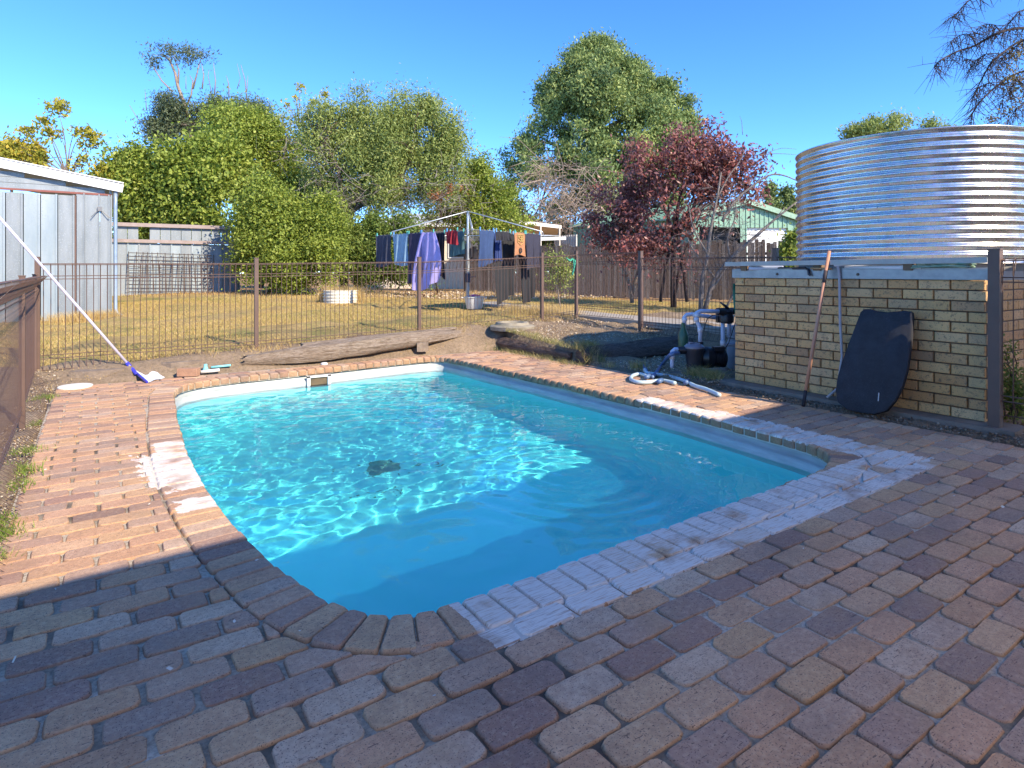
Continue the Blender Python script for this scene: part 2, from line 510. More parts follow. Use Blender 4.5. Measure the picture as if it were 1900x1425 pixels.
def all_pavers():
    out = []                                     # (quad, is_full, centre)
    ph, pl = .1185, .2395
    rnd = np.random.default_rng(5)
    rows = int((DY1 - DY0) / ph)
    y = 1.668 - ph * int((1.668 - DY0) / ph)
    k = 0
    while y + .112 < DY1 + .02:
        y0, y1 = y + .003, y + .1155
        x = DX0 - (.0 if k % 2 else pl / 2) + rnd.normal(0, .006)
        s0, s1 = outer_span(y0), outer_span(y1)
        while x < DX1:
            a0, a1 = x + .004, x + pl - .004
            if rnd.random() < .3: a1 -= .004
            x += pl
            L, Rr = max(a0, DX0 + .002), min(a1, DX1)
            if Rr - L < .05: continue
            if s0 is None and s1 is None:
                out.append(([(L, y0), (Rr, y0), (Rr, y1), (L, y1)], Rr - L > .2, ((L + Rr) / 2, (y0 + y1) / 2)))
                continue
            for side in (0, 1):
                def lim(sp):
                    if sp is None: return (L, Rr)
                    return (L, min(Rr, sp[0] - .006)) if side == 0 else (max(L, sp[1] + .006), Rr)
                if s0 is None and s1 is not None and side == 1: continue
                if s1 is None and s0 is not None and side == 1: continue
                b0 = lim(s0); b1 = lim(s1)
                if s0 is None or s1 is None:
                    sp = s0 or s1
                    # row touching the straight near or far edge of the coping
                    if not (sp[0] - .02 < (L + Rr) / 2 < sp[1] + .02): b0 = b1 = (L, Rr)
                    else:
                        yy0, yy1 = y0, y1
                        if (sp[1] - sp[0]) > 1.5: 
                            if s1 is None: continue
                            continue
                        b0 = b1 = (L, Rr)
                w0, w1 = b0[1] - b0[0], b1[1] - b1[0]
                if max(w0, w1) < .035: continue
                if w0 < .008: b0 = ((b1[0], b1[0] + .008) if side == 0 else (b1[1] - .008, b1[1]))
                if w1 < .008: b1 = ((b0[0], b0[0] + .008) if side == 0 else (b0[1] - .008, b0[1]))
                full = min(w0, w1) > .22
                out.append(([(b0[0], y0), (b0[1], y0), (b1[1], y1), (b1[0], y1)], full, ((b0[0] + b0[1]) / 2, (y0 + y1) / 2)))
        y += ph; k += 1
    return out
def shot(x, y, z=0.0):
    l = .826 * x - .5635 * y; d = .5635 * x + .826 * y
    if d < .3: return None
    return 950 + FX * l / d, 505 + FX * (CAM_H - z) / d, d

def lay_pavers():
    rnd = np.random.default_rng(21)
    variants = []
    for i in range(22):
        vs, fs = brick_shape([(-.1145, -.056), (.1145, -.056), (.1145, .056), (-.1145, .056)], rnd, rad=.022, chip=.0035)
        me = bpy.data.meshes.new('brick'); me.from_pydata([tuple(map(float, v)) for v in vs], [], fs); me.materials.append(PAVER)
        soft_edges(me); variants.append(me)
    items = []
    for quad, full, c in all_pavers():
        p = shot(*c); vis = p is not None and -60 < p[0] < 1960 and p[1] < 1500
        items.append((0 if vis else 1, p[2] if p else 99, quad, full, c))
    items.sort(key=lambda t: (t[0], t[1]))
    rest = MB(); n = 0
    for vis, d, quad, full, c in items:
        tint = float(min(.999, max(0, rnd.beta(1.15, 1.15)))); z = float(rnd.normal(.0003, .0014))
        if n < 296 and not vis:
            n += 1
            if full and (quad[1][0] - quad[0][0]) > .222:
                o = link(bpy.data.objects.new('brick', variants[rnd.integers(len(variants))]))
                o.location = (c[0], c[1], z)
                o.rotation_euler = (0, 0, (math.pi if rnd.random() < .5 else 0) + rnd.normal(0, .006))
            else:
                vs, fs = brick_shape([(a - c[0], b - c[1]) for a, b in quad], rnd)
                me = bpy.data.meshes.new('brick'); me.from_pydata([tuple(map(float, v)) for v in vs], [], fs); me.materials.append(PAVER)
                soft_edges(me)
                o = link(bpy.data.objects.new('brick', me)); o.location = (c[0], c[1], z)
            o.parent = paving; o['tint'] = tint
        else:
            vs, fs = brick_shape(quad, rnd, rad=.02)
            rest.add([(v[0], v[1], v[2] + z) for v in vs], fs, tint)
    o = rest.build('far_bricks', PAVER, paving); soft_edges(o.data); props(o, kind='stuff')
lay_pavers()

# ------------------------------------------------------------------ pool
pool = thing('swimming_pool', (2.4, 4.9, 0), 'small in ground swimming pool with aqua shell and brick coping', 'swimming pool')
def pool_shell():
    n = 220
    prof_rim = [(-.035, -.058), (-.035, -.115), (-.012, -.125), (.004, -.14), (.006, -.215), (.012, -.30)]
    prof = [(.012, -.30), (.03, -.9), (.06, -1.12), (.12, -1.24), (.20, -1.30), (.27, -1.322)]
    def strip(pr):
        vs = []
        for off, z in pr: vs += [(p[0], p[1], z) for p in loop_offset(-off, n)]
        fs = [(k * n + (i + 1) % n, k * n + i, (k + 1) * n + i, (k + 1) * n + (i + 1) % n) for k in range(len(pr) - 1) for i in range(n)]
        return vs, fs
    m = MB(); vs, fs = strip(prof_rim); m.add(vs, fs)
    rim = m.build('rim', plain('pool_rim', (.50, .53, .51), (.33, .37, .36), rough=.45, scale=3, bump=.05, stretch=(1, 1, 6)), pool, smooth=True)
    m = MB(); vs, fs = strip(prof); m.add(vs, fs)
    k = len(prof) - 1
    mt, nt, b = new_mat('aqua_shell'); h = N(nt)
    co = h.n('ShaderNodeNewGeometry').outputs['Position']
    f = h.noise(co, 1.2, 4, .6)
    col = h.ramp(f, [(.3, (.07, .88, .90)), (.7, (.11, .92, .93))])
    g = h.noise(co, 2.3, 5, .7)
    col = h.mix(h.ramp(g, [(.60, (0, 0, 0)), (.82, (.3, .3, .3))]), col, (.07, .52, .56))
    h.l(col, b.inputs['Base Color']); b.inputs['Roughness'].default_value = .5
    sh = m.build('shell', mt, pool, smooth=True)
    gx, gy = np.arange(.6, 4.3, .1), np.arange(2.0, 7.9, .1); GX, GY = np.meshgrid(gx, gy)
    ok = inside_poly((GX[:-1, :-1] + GX[1:, 1:]) / 2, (GY[:-1, :-1] + GY[1:, 1:]) / 2, loop_offset(-.17, 200)); jj, ii = np.nonzero(ok); nx_ = len(gx)
    fl = fast_mesh('floor', np.c_[GX.ravel(), GY.ravel(), np.full(GX.size, -1.3225)], np.stack([jj * nx_ + ii, jj * nx_ + ii + 1, (jj + 1) * nx_ + ii + 1, (jj + 1) * nx_ + ii], 1), mt, pool)
    for o in (rim, sh, fl): o.cycles.is_caustics_receiver = True
    dr = MB(); dr.lathe((2.16, 5.26, -1.322), [(.16, 0), (.16, .012), (.12, .03), (.0, .034)], 24)
    o = dr.build('main_drain', plain('drain_dark', (.05, .33, .36), rough=.6), pool, angle=30); o.cycles.is_caustics_receiver = True
    # sunk leaves and grit on the floor
    mb = MB(); r3 = random.Random(4)
    for cx, cy, n_, s_ in ((2.2, 5.25, 50, .22), (2.0, 4.75, 20, .14)):
        for i in range(n_):
            x, y = cx + r3.gauss(0, s_), cy + r3.gauss(0, s_ * .6)
            x = min(max(x, 1.1), 3.78)
            a = r3.uniform(0, 6.28); l = r3.uniform(.012, .03)
            mb.add([(x + l * math.cos(a), y + l * math.sin(a), -1.320), (x - l * .5 * math.sin(a), y + l * .5 * math.cos(a), -1.312),
                    (x - l * math.cos(a), y - l * math.sin(a), -1.320), (x + l * .5 * math.sin(a), y - l * .5 * math.cos(a), -1.314)], [(0, 1, 2, 3)])
    o = mb.build('sunk_leaves', plain('sunk_leaf', (.06, .30, .32), rough=.9), pool); props(o, kind='stuff'); o.cycles.is_caustics_receiver = True
pool_shell()

def coping():
    rnd = np.random.default_rng(9); ss = np.linspace(0, PERIM, 1600)
    pp = np.array([(lambda q: q[0] + q[1] * .15)(loop_at(s)) for s in ss[:-1]]); pp = np.vstack([pp, pp[:1]])
    cum = np.r_[0, np.cumsum(np.linalg.norm(np.diff(pp, axis=0), axis=1))]; n = int(round(cum[-1] / .1145)); st = cum[-1] / n
    for i in range(n):
        s0, s1 = np.interp([i * st + .003, (i + 1) * st - .003], cum, ss)
        ov = rnd.normal(0, .003); p0, n0 = loop_at(s0); p1, n1 = loop_at(s1)
        bend = abs(math.atan2(n0[0] * n1[1] - n0[1] * n1[0], n0 @ n1))
        dep = .222 + rnd.normal(0, .002)
        q = [p0 - n0 * ov, p0 + n0 * dep, p1 + n1 * dep, p1 - n1 * ov]
        c = sum(q) / 4; q = [p - c for p in q]
        area = sum(q[k][0] * q[(k + 1) % 4][1] - q[k][1] * q[(k + 1) % 4][0] for k in range(4))
        if area < 0: q = q[::-1]
        vs, fs = brick_shape(q, rnd, rad=.016, chip=.002, top_in=.012, th=.066, drop=.016)
        me = bpy.data.meshes.new('brick'); me.from_pydata([tuple(map(float, v)) for v in vs], [], fs); me.materials.append(PAVER)
        soft_edges(me)
        o = link(bpy.data.objects.new('brick', me)); o.parent = pool
        o.location = (c[0] - pool.location.x, c[1] - pool.location.y, .004 + float(rnd.normal(0, .0015)))
        o['tint'] = float(rnd.beta(1.0, 1.25)) * .95
    # bedding under the coping, visible in the joints
    m = MB(); N_ = 200
    a, b_ = loop_offset(.012, N_), loop_offset(.21, N_)
    for z in (-.012,):
        m.add([(p[0], p[1], z) for p in a] + [(p[0], p[1], z) for p in b_], [((i + 1) % N_, i, N_ + i, N_ + (i + 1) % N_) for i in range(N_)])
    m.add([(p[0], p[1], -.012) for p in a] + [(p[0], p[1], -.075) for p in a], [(i, (i + 1) % N_, N_ + (i + 1) % N_, N_ + i) for i in range(N_)])
    m.build('coping_bed', MORTAR, pool)
coping()

def skimmer():
    m = MB(); x0, x1, z0, z1 = 2.17, 2.47, -.31, -.075
    yw = 7.755
    m2 = MB()
    m.box(((x0 + x1) / 2, yw - .02, z1 - .008), (x1 - x0, .03, .022))
    m.box((x0 + .02, yw - .02, (z0 + z1) / 2), (.04, .03, z1 - z0))
    m.box((x1 - .02, yw - .02, (z0 + z1) / 2), (.04, .03, z1 - z0))
    m.box(((x0 + x1) / 2, yw - .02, z0 + .02), (x1 - x0, .03, .04))
    f = m.build('skimmer_frame', plain('white_plastic', (.78, .78, .76), (.7, .7, .68), rough=.4, bump=0), pool)
    for sx in (x0 + .02, x1 - .02):
        for z in (-.11, -.2):
            q = MB(); q.lathe((sx, yw - .036, z), [(.006, -.003), (.006, 0)], 8, 'y')
            q.build('screw', plain('steel_dark', (.2, .2, .2), metal=.8, rough=.4), f)
    m2.box(((x0 + x1) / 2, yw + .0, (z0 + z1) / 2), (x1 - x0 - .085, .012, z1 - z0 - .06))
    m2.build('mouth_panel', plain('skimmer_shade', (.16, .11, .06), (.06, .05, .04), rough=.8), pool)  # solid dark panel stands for the shaded skimmer opening
skimmer()

def water():
    st = .016
    xs = np.arange(.46, 4.36, st); ys = np.arange(1.94, 8.0, st)
    X, Y = np.meshgrid(xs, ys); r2 = np.random.default_rng(2)
    Z = np.full_like(X, -.192)
    amp = .35 + .65 * sstep(2.8, 4.3, Y)                       # calm in the shaded end, choppy beyond
    for i in range(70):
        lam = math.exp(r2.uniform(math.log(.09), math.log(.5))); a = r2.normal(math.pi / 2, .85); k = 2 * math.pi / lam
        slope = r2.uniform(.4, 1.0) * .0082
        Z += amp * slope / k * np.sin(k * (X * math.cos(a) + Y * math.sin(a)) + r2.uniform(0, 6.28))
    for cx, cy, lam, sl, r0 in ((2.75, 3.3, .16, .045, .55), (1.55, 2.75, .22, .035, .6), (1.9, 5.1, .13, .03, .6)):
        r = np.hypot(X - cx, Y - cy); k = 2 * math.pi / lam
        Z += sl / k * np.sin(k * r) * np.exp(-((r - r0) / .45) ** 2)
    ins = inside_poly((X[:-1, :-1] + X[1:, 1:]) / 2, (Y[:-1, :-1] + Y[1:, 1:]) / 2, loop_offset(.022, 240))
    jj, ii = np.nonzero(ins); nx = len(xs)
    q = np.stack([jj * nx + ii, jj * nx + ii + 1, (jj + 1) * nx + ii + 1, (jj + 1) * nx + ii], 1)
    used, inv = np.unique(q.ravel(), return_inverse=True)
    V = np.c_[X.ravel(), Y.ravel(), Z.ravel()][used]
    m = bpy.data.materials.new('pool_water'); m.use_nodes = True; nt = m.node_tree; nt.nodes.clear()
    o_ = nt.nodes.new('ShaderNodeOutputMaterial'); g = nt.nodes.new('ShaderNodeBsdfGlass')
    g.inputs['Roughness'].default_value = 0; g.inputs['IOR'].default_value = 1.33
    g.inputs['Color'].default_value = (.97, 1, 1, 1)
    nt.links.new(g.outputs[0], o_.inputs[0])
    o = fast_mesh('water', V, inv.reshape(-1, 4), m, smooth=True)
    o.cycles.is_caustics_caster = True
    props(o, kind='structure')
water()

# ------------------------------------------------------------------ the unseen house behind, shading the near paving; its translucent roof is added
BRICKRED = plain('house_brick', (.30, .17, .11), (.24, .13, .09), scale=8, speck=(.12, .07, .05))
STEEL_ROOF = plain('roof_sheet', (.55, .55, .52), (.48, .48, .46), rough=.5, scale=2, bump=.05)
WHITE_PAINT = plain('white_paint', (.78, .78, .75), (.70, .70, .68), rough=.5, scale=3, bump=.1)
PATIO_Z = 2.28
PATIO_Y = 2.90 - PATIO_Z / math.tan(R(SUN_EL)) * math.cos(R(SUN_AZ))
def patio_y(x): return PATIO_Y + .045 * (x - 2.7) + (.5 if x > 6.2 else 0)  # roof edge added further out at the right to shade the stand's side
def house():
    t = thing('brick_house', (2, -3.6, 0), 'unseen cream brick house with an added translucent roof shading and warming the near paving', 'house')
    m = MB(); m.box((2, -8.2, 1.3), (20, 5.0, 2.6)); m.build('wall', plain('house_wall', (.70, .60, .48), (.62, .52, .42), scale=8), t)
    m = MB(); vs = []
    for x in (-8.6, 12.6): vs += [(x, -5.2, 2.9), (x, -8.2, 3.7), (x, -11.6, 2.6), (x, -5.2, 3.02), (x, -8.2, 3.85), (x, -11.6, 2.72)]
    m.add(vs, [(0, 1, 7, 6), (1, 2, 8, 7), (3, 9, 10, 4), (4, 10, 11, 5), (0, 6, 9, 3), (2, 5, 11, 8), (0, 3, 4, 1), (1, 4, 5, 2), (6, 7, 10, 9), (7, 8, 11, 10)])
    m.build('roof', STEEL_ROOF, t)
    # unseen patio roof; translucent sheet added to fill the shade with warm light
    ms, nt, bb = new_mat('warm_fill_sheet'); h = N(nt); bb.inputs['Base Color'].default_value = (.80, .72, .60, 1); bb.inputs['Roughness'].default_value = .4
    tr = h.n('ShaderNodeBsdfTranslucent'); tr.inputs[0].default_value = (.96, .80, .62, 1); mx = h.n('ShaderNodeMixShader'); mx.inputs[0].default_value = .9
    h.l(bb.outputs[0], mx.inputs[1]); h.l(tr.outputs[0], mx.inputs[2]); h.l(mx.outputs[0], [n for n in nt.nodes if n.type == 'OUTPUT_MATERIAL'][0].inputs[0])
    for i in range(25):
        x0 = -8.5 + i * .84; m = MB(); vs = []; k = 24
        for j in range(k + 1):
            x = x0 + .90 * j / k; z = (i % 2) * .006 + .012 * math.cos(j / k * 2 * math.pi * 6)
            vs += [(x, patio_y(x), PATIO_Z + z), (x, -5.6, PATIO_Z + .22 + z)]
        m.add(vs, [(2 * j, 2 * j + 2, 2 * j + 3, 2 * j + 1) for j in range(k)]); m.build('roof_sheet', ms, t, smooth=True)
    for i in range(13):
        x = -8.2 + i * 1.7; m = MB(); m.beam((x, patio_y(x) - .04, PATIO_Z - .09), (x, -5.6, PATIO_Z + .13), .045, .12); m.build('rafter', WHITE_PAINT, t)
    for a, b in ((-8.5, 6.19), (6.21, 12.5)):
        m = MB(); m.beam((a, patio_y(a) - .03, PATIO_Z - .08), (b, patio_y(b) - .03, PATIO_Z - .08), .05, .15); m.build('fascia', WHITE_PAINT, t)
        m = MB(); m.beam((a, patio_y(a) + .05, PATIO_Z + .0), (b, patio_y(b) + .05, PATIO_Z + .0), .09, .15); m.build('gutter', WHITE_PAINT, t)  # unseen gutter added to keep the roof's shadow edge straight
    for x in (-8.2, 12.2):
        m = MB(); m.box((x, patio_y(x) - .1, PATIO_Z / 2 - .1), (.09, .09, PATIO_Z - .1)); m.build('post', WHITE_PAINT, t)
    m = MB(); m.box((1.5, -5.69, 1.1), (2.4, .05, 2.1)); f = m.build('door', WHITE_PAINT, t)
    m = MB(); m.box((1.5, -5.65, 1.1), (2.2, .03, 1.9)); m.build('pane', plain('dark_glass', (.04, .05, .06), rough=.1, bump=0), f)
    m = MB(); m.beam((-9, -3.75, -.03), (13, -3.75, -.03), 4.0, .06); o = m.build('patio_slab', plain('slab', (.45, .40, .34)), None); props(o, kind='structure')
house()

# ------------------------------------------------------------------ rainwater tank on its brick stand
WBRICK_M = None
def wall_brick_material():
    m, nt, b = new_mat('cream_brick'); h = N(nt)
    co = h.n('ShaderNodeNewGeometry').outputs['Position']
    t = tint_value(h)
    col = h.ramp(t, [(0, (.62, .34, .125)), (.35, (.72, .42, .175)), (.65, (.56, .28, .105)), (.85, (.74, .46, .22)), (1, (.42, .22, .10))])
    f = h.noise(co, 38, 4, .65)
    col = h.mix(h.ramp(f, [(.54, (0, 0, 0)), (.66, (.8, .8, .8))]), col, (.16, .10, .06))
    sp = h.noise(co, 130, 2, .5)
    col = h.mix(h.ramp(sp, [(.63, (0, 0, 0)), (.68, (.8, .8, .8))]), col, (.10, .06, .04))
    g = h.noise(co, 3.2, 5, .65)
    col = h.mix(h.ramp(g, [(.45, (0, 0, 0)), (.8, (.55, .55, .55))]), col, (.25, .19, .12))
    h.l(col, b.inputs['Base Color']); b.inputs['Roughness'].default_value = .8
    h.l(h.bump(f, .5, .004), b.inputs['Normal'])
    return m
WX, WY0, WY1, WZ0 = 5.78, 1.85, 4.135, .045
def tank_stand():
    global WBRICK_M
    WBRICK_M = wall_brick_material(); rnd = np.random.default_rng(31)
    t = thing('tank_stand', (7.0, 3.0, 0), 'square cream brick stand with a steel channel cap under the corrugated tank', 'tank stand')
    core = MB(); core.box((WX + 1.28, (WY0 + WY1) / 2, .6), (2.5, WY1 - WY0 - .018, 1.06))
    core.build('mortar', plain('wall_mortar', (.14, .10, .075), (.10, .07, .05), scale=30), t)
    bl, bh, cl, ch = .230, .0765, .2405, .0865
    def brick_mesh(L, H, D):
        m = MB(); r = .004; hl, hd, hh = L / 2, D / 2, H / 2
        prof = [(-hd, 0), (-hd + r, r), (hd, r)]
        vs = []
        for (dep, ins) in ((-hd, .005), (-hd + .005, 0), (hd, 0)):
            for a, c in ((-1, -1), (1, -1), (1, 1), (-1, 1)):
                vs.append((dep, a * (hl - ins), c * (hh - ins)))
        m.add(vs, [(0, 3, 2, 1)] + [(k * 4 + i, k * 4 + (i + 1) % 4, (k + 1) * 4 + (i + 1) % 4, (k + 1) * 4 + i)[::-1] for k in range(2) for i in range(4)] + [(8, 9, 10, 11)])
        me = bpy.data.meshes.new('brick'); me.from_pydata(m.v, [], m.f); me.materials.append(WBRICK_M); return me
    cache = {}
    def put(x, y, z, L, face):
        k = round(L, 3)
        if k not in cache: cache[k] = brick_mesh(L, bh, .11)
        o = link(bpy.data.objects.new('brick', cache[k])); o.parent = t
        if face == 'x': o.location = (x + .055 + rnd.normal(0, .0012) - 7, y - 3, z)
        else: o.location = (x - 7, y + .055 + rnd.normal(0, .0012) - 3, z); o.rotation_euler = (0, 0, R(90))
        o['tint'] = float(rnd.random())
    for c in range(13):
        z = WZ0 + .005 + bh / 2 + c * ch
        y = WY1
        # front face, from the far end towards the near end
        first = .11 if c % 2 == 0 else .23
        L = first
        while y - L > WY0 - .02:
            L = min(L, y - WY0)
            if L > .03: put(WX, y - L / 2, z, L - .0005, 'x')
            y -= L + .0105; L = bl
        if y - WY0 > .03: put(WX, (y + WY0) / 2, z, y - WY0, 'x')
        # side face towards the camera
        x = WX + .1105 + (.0 if c % 2 else .12)
        if c % 2 == 0: put(WX + .1105 + .055, WY0, z, .1, 'y')
        while x + bl < WX + 2.5:
            put(x + bl / 2, WY0, z, bl, 'y'); x += cl
    zt = WZ0 + 13 * ch
    GALV = plain('galvanised', (.33, .34, .34), (.25, .26, .27), rough=.45, metal=.6, scale=14, bump=.1, bump_scale=90)
    m = MB()
    m.beam((WX - .012, WY0 - .03, zt + .043), (WX - .012, WY1 + .02, zt + .043), .018, .086)
    m.beam((WX + .03, WY0 - .03, zt + .092), (WX + .03, WY1 + .02, zt + .092), .10, .008)
    ch_ = m.build('steel_channel', GALV, t)
    for y in (2.82, 3.62):
        q = MB(); q.lathe((WX - .022, y, zt + .04), [(.012, -.008), (.014, 0)], 8, 'x'); q.build('bolt', plain('rusty_bolt', (.12, .08, .06), rough=.7), ch_)
    m = MB(); m.box((WX + 1.28, (WY0 + WY1) / 2, zt + .03), (2.46, WY1 - WY0 - .05, .08)); m.build('slab_top', plain('slab_top', (.36, .34, .31)), t)
    # footing
    m = MB(); pts = []
    for i in range(16):
        y = 1.62 + (4.9 - 1.62) * i / 15; pts.append((5.60 + rnd.normal(0, .006), y))
    poly = [(5.9, 1.62)] + pts[::1] + [(5.9, 4.9)]
    m.prism(poly[::-1], -.1, .047)
    m.build('footing', plain('footing_concrete', (.24, .20, .165), (.15, .12, .095), scale=7, bump=.6), t)
tank_stand()
ZT = WZ0 + 13 * .0865 + .096

def tank():
    cx, cy, r, n = 7.20, 2.986, 1.10, 16
    t = thing('water_tank', (cx, cy, ZT), 'round galvanised corrugated steel rainwater tank standing on the cream brick stand', 'water tank')
    m, nt, b = new_mat('corrugated_steel'); h = N(nt)
    co = h.n('ShaderNodeNewGeometry').outputs['Position']
    f = h.noise(co, 9, 4, .65)
    vor = h.n('ShaderNodeTexVoronoi'); h.l(co, vor.inputs['Vector']); vor.inputs['Scale'].default_value = 55
    col = h.mix(.18, h.ramp(f, [(.3, (.60, .61, .61)), (.7, (.74, .74, .73))]), vor.outputs['Color'], 'OVERLAY')
    h.l(col, b.inputs['Base Color']); b.inputs['Metallic'].default_value = .92
    rr = h.ramp(f, [(.3, (.22, .22, .22)), (.7, (.32, .32, .32))]); h.l(rr, b.inputs['Roughness'])
    mb = MB(); prof = []; z0, z1 = 1.31, 2.53; per = 16; ns = per * 10
    for i in range(ns + 1):
        z = z0 + (z1 - z0) * i / ns
        prof.append((r + .0115 * math.cos(2 * math.pi * per * i / ns), z - z0))
    N_ = 128
    for rr_, hh in prof:
        for j in range(N_):
            a = 2 * math.pi * j / N_; q_ = rr_ + .0030 * math.sin(5 * a + 3 * hh) + .0016 * math.sin(14 * a - 5 * hh) + .0008 * math.sin(31 * a + 9 * hh)
            mb.v.append((cx + q_ * math.cos(a), cy + q_ * math.sin(a), z0 + hh))
    mb.f = [(i * N_ + j, i * N_ + (j + 1) % N_, (i + 1) * N_ + (j + 1) % N_, (i + 1) * N_ + j) for i in range(len(prof) - 1) for j in range(N_)]
    mb.build('tank_wall', m, t, smooth=True)
    # rolled top rim, lap seam sheet, rivets and roof
    q = MB(); q.tube([(cx + (r + .008) * math.cos(2 * math.pi * j / 96), cy + (r + .008) * math.sin(2 * math.pi * j / 96), z1 + .004) for j in range(97)], .009, 6, cap=False)
    q.build('top_rim', m, t, smooth=True)
    seam_a = math.radians(261)
    q = MB(); k = 0
    for ri, zz in ((0, 0),):
        w = []
        for rr_, hh in prof:
            for da in (-.012, .25): w.append((cx + (rr_ + .004) * math.cos(seam_a + da), cy + (rr_ + .004) * math.sin(seam_a + da), z0 + hh))
        q.add(w, [(2 * i, 2 * i + 1, 2 * i + 3, 2 * i + 2) for i in range(len(prof) - 1)])
    q.build('lap_sheet', m, t, smooth=True)
    for j in range(26):
        a = math.radians(150 + j * 5.6); s_ = MB()
        s_.lathe((cx + (r + .0095) * math.cos(a), cy + (r + .0095) * math.sin(a), z0 + 7.0 * (z1 - z0) / 16), [(.004, -.004), (.006, 0), (.003, .004)], 6)
        s_.build('rivet', plain('rivet', (.2, .2, .2), metal=.7, rough=.5, bump=0), t)
    q = MB(); q.lathe((cx, cy, z1 - .06), [(r - .01, 0), (.03, .10), (.0, .101)], 64); q.build('tank_roof', m, t, angle=30)
    q = MB(); q.lathe((cx, cy, z0 - .07), [(r - .02, 0), (r - .02, .07)], 64); q.build('base_ring', plain('base_ring', (.25, .24, .22)), t, angle=30)
tank()

# ------------------------------------------------------------------ things lying on the stand
PVC = plain('white_pvc', (.72, .72, .74), (.62, .62, .66), rough=.4, scale=5, bump=0)
PVC_BLUE = plain('pale_pvc', (.55, .60, .72), (.48, .53, .66), rough=.4, scale=5, bump=0)
BLACKP = plain('black_plastic', (.02, .02, .025), (.012, .012, .015), rough=.35, scale=5, bump=.05)
GALV2 = plain('dull_galvanised', (.48, .50, .52), (.38, .40, .42), rough=.4, metal=.7, scale=12, bump=.1)
m = MB(); a, b = Vector((5.70, 4.2, 1.318)), Vector((5.735, 1.83, 1.325))
m.beam(a, b, .012, .045); m.beam(a + Vector((.03, 0, .021)), b + Vector((.03, 0, .021)), .06, .004); m.beam(a + Vector((.03, 0, -.021)), b + Vector((.03, 0, -.021)), .06, .004)
o = m.build('steel_purlin', plain('purlin', (.40, .38, .35), (.33, .31, .29), rough=.5, metal=.4, scale=8, bump=.05)); props(o, 'long thin galvanised channel laid along the front edge of the tank stand', 'steel channel')
for y in (4.0, 3.2, 2.4):
    m = MB(); m.box((5.80, y, 1.275), (.12, .07, .06)); o = m.build('timber_packer', plain('packer', (.20, .13, .08)))
    props(o, {4.0: 'short timber block under the channel at the far end of the tank stand', 3.2: 'short timber block under the channel behind the broom stick', 2.4: 'short timber block under the channel at the near end of the stand'}[y], 'timber block', 'packing blocks on the tank stand')
def pipe_thing(name, pts, r, mat, label, cat, n=10, hollow=False):
    m = MB(); m.tube(pts, r, n); o = m.build(name, mat, smooth=False, angle=40); return props(o, label, cat)
m = MB(); t = thing('pvc_pipe', (5.75, 3.8, 1.27), 'short grey white plastic pipe lying under the channel near the pump end', 'pipe')
m.tube([(5.745, 3.93, 1.273), (5.83, 3.60, 1.273)], .024, 14); m.build('pipe_wall', PVC_BLUE, t, angle=40)
m = MB(); m.lathe((5.744, 3.932, 1.273), [(.018, -.002), (.018, .002)], 12, 'y'); m.build('bore_disc', plain('bore_shade', (.05, .05, .06), bump=0), t)  # dark disc on the closed pipe end stands for its shaded hollow
pipe_thing('white_conduit', [(5.80, 2.95, 1.275), (5.775, 2.55, 1.272), (5.775, 2.30, 1.270)], .021, PVC, 'white plastic conduit lying on the near half of the tank stand', 'pipe')
pipe_thing('black_hose', [(5.80, 4.12, 1.262), (5.77, 4.0, 1.262), (5.85, 3.85, 1.262), (5.80, 3.6, 1.272), (5.77, 3.45, 1.266), (5.76, 3.32, 1.27), (5.745, 3.28, 1.25), (5.735, 3.27, 1.21), (5.742, 3.255, 1.20)], .013, BLACKP, 'black hose end drooping over the steel channel of the tank stand', 'hose')
pipe_thing('copper_fitting', [(5.73, 3.25, 1.27), (5.74, 3.05, 1.262)], .010, plain('brass', (.45, .28, .14), metal=.3, rough=.5, bump=0), 'thin brown rod lying beside the stick on the tank stand', 'rod')
pts = []
for i in range(150):
    u = i / 149; pts.append((5.80 + .06 * math.sin(u * 23) + .03 * math.sin(u * 61), 1.95 + .42 * (.5 + .5 * math.sin(u * 37)), 1.266 + .035 * u + .008 * math.sin(u * 50)))
pipe_thing('garden_hose', pts, .008, plain('green_hose', (.16, .30, .20), (.30, .36, .26), rough=.5, scale=20, bump=0), 'green garden hose in loose coils at the near end of the tank stand', 'garden hose', 6)

# ------------------------------------------------------------------ leaning stick, standpipe and body board
TIMBER_RED = plain('broom_stick', (.56, .28, .17), (.46, .21, .13), rough=.6, scale=4, stretch=(1, 1, 1), bump=.1)
t = thing('long_stick', (5.33, 3.10, 0), 'tall reddish wooden stick leaning against the brick tank stand', 'stick')
bot, top = Vector((5.34, 3.10, .0)), Vector((5.735, 3.07, 1.43))
q = lambda u: bot.lerp(top, u)
m = MB(); m.tube([q(.10), q(1)], .0165, 8); m.build('shaft', TIMBER_RED, t, smooth=True)
m = MB(); m.tube([q(0), q(.105)], .0155, 8); m.build('dark_tip', plain('stick_tip', (.03, .025, .03)), t, smooth=True)
m = MB(); m.tube([q(.79), q(.87)], .0185, 8); m.build('tape', plain('stick_tape', (.07, .05, .05)), t, smooth=True)
t = thing('standpipe', (5.74, 2.98, .05), 'thin white water pipe with a tap elbow rising up the brick stand beside the stick', 'pipe')
m = MB(); m.tube([(5.735, 3.0, 1.30), (5.74, 2.985, 1.26), (5.745, 2.98, 1.2), (5.74, 2.97, .75), (5.745, 2.955, .45), (5.70, 2.97, .15), (5.62, 3.03, .06)], .0125, 8); m.build('pipe_run', plain('old_pipe', (.46, .42, .42), (.38, .34, .35), rough=.6, bump=0), t, smooth=True)
m = MB(); m.tube([(5.735, 3.02, 1.30), (5.75, 2.84, 1.315)], .02, 10); e = m.build('tap_body', PVC, t, angle=40)
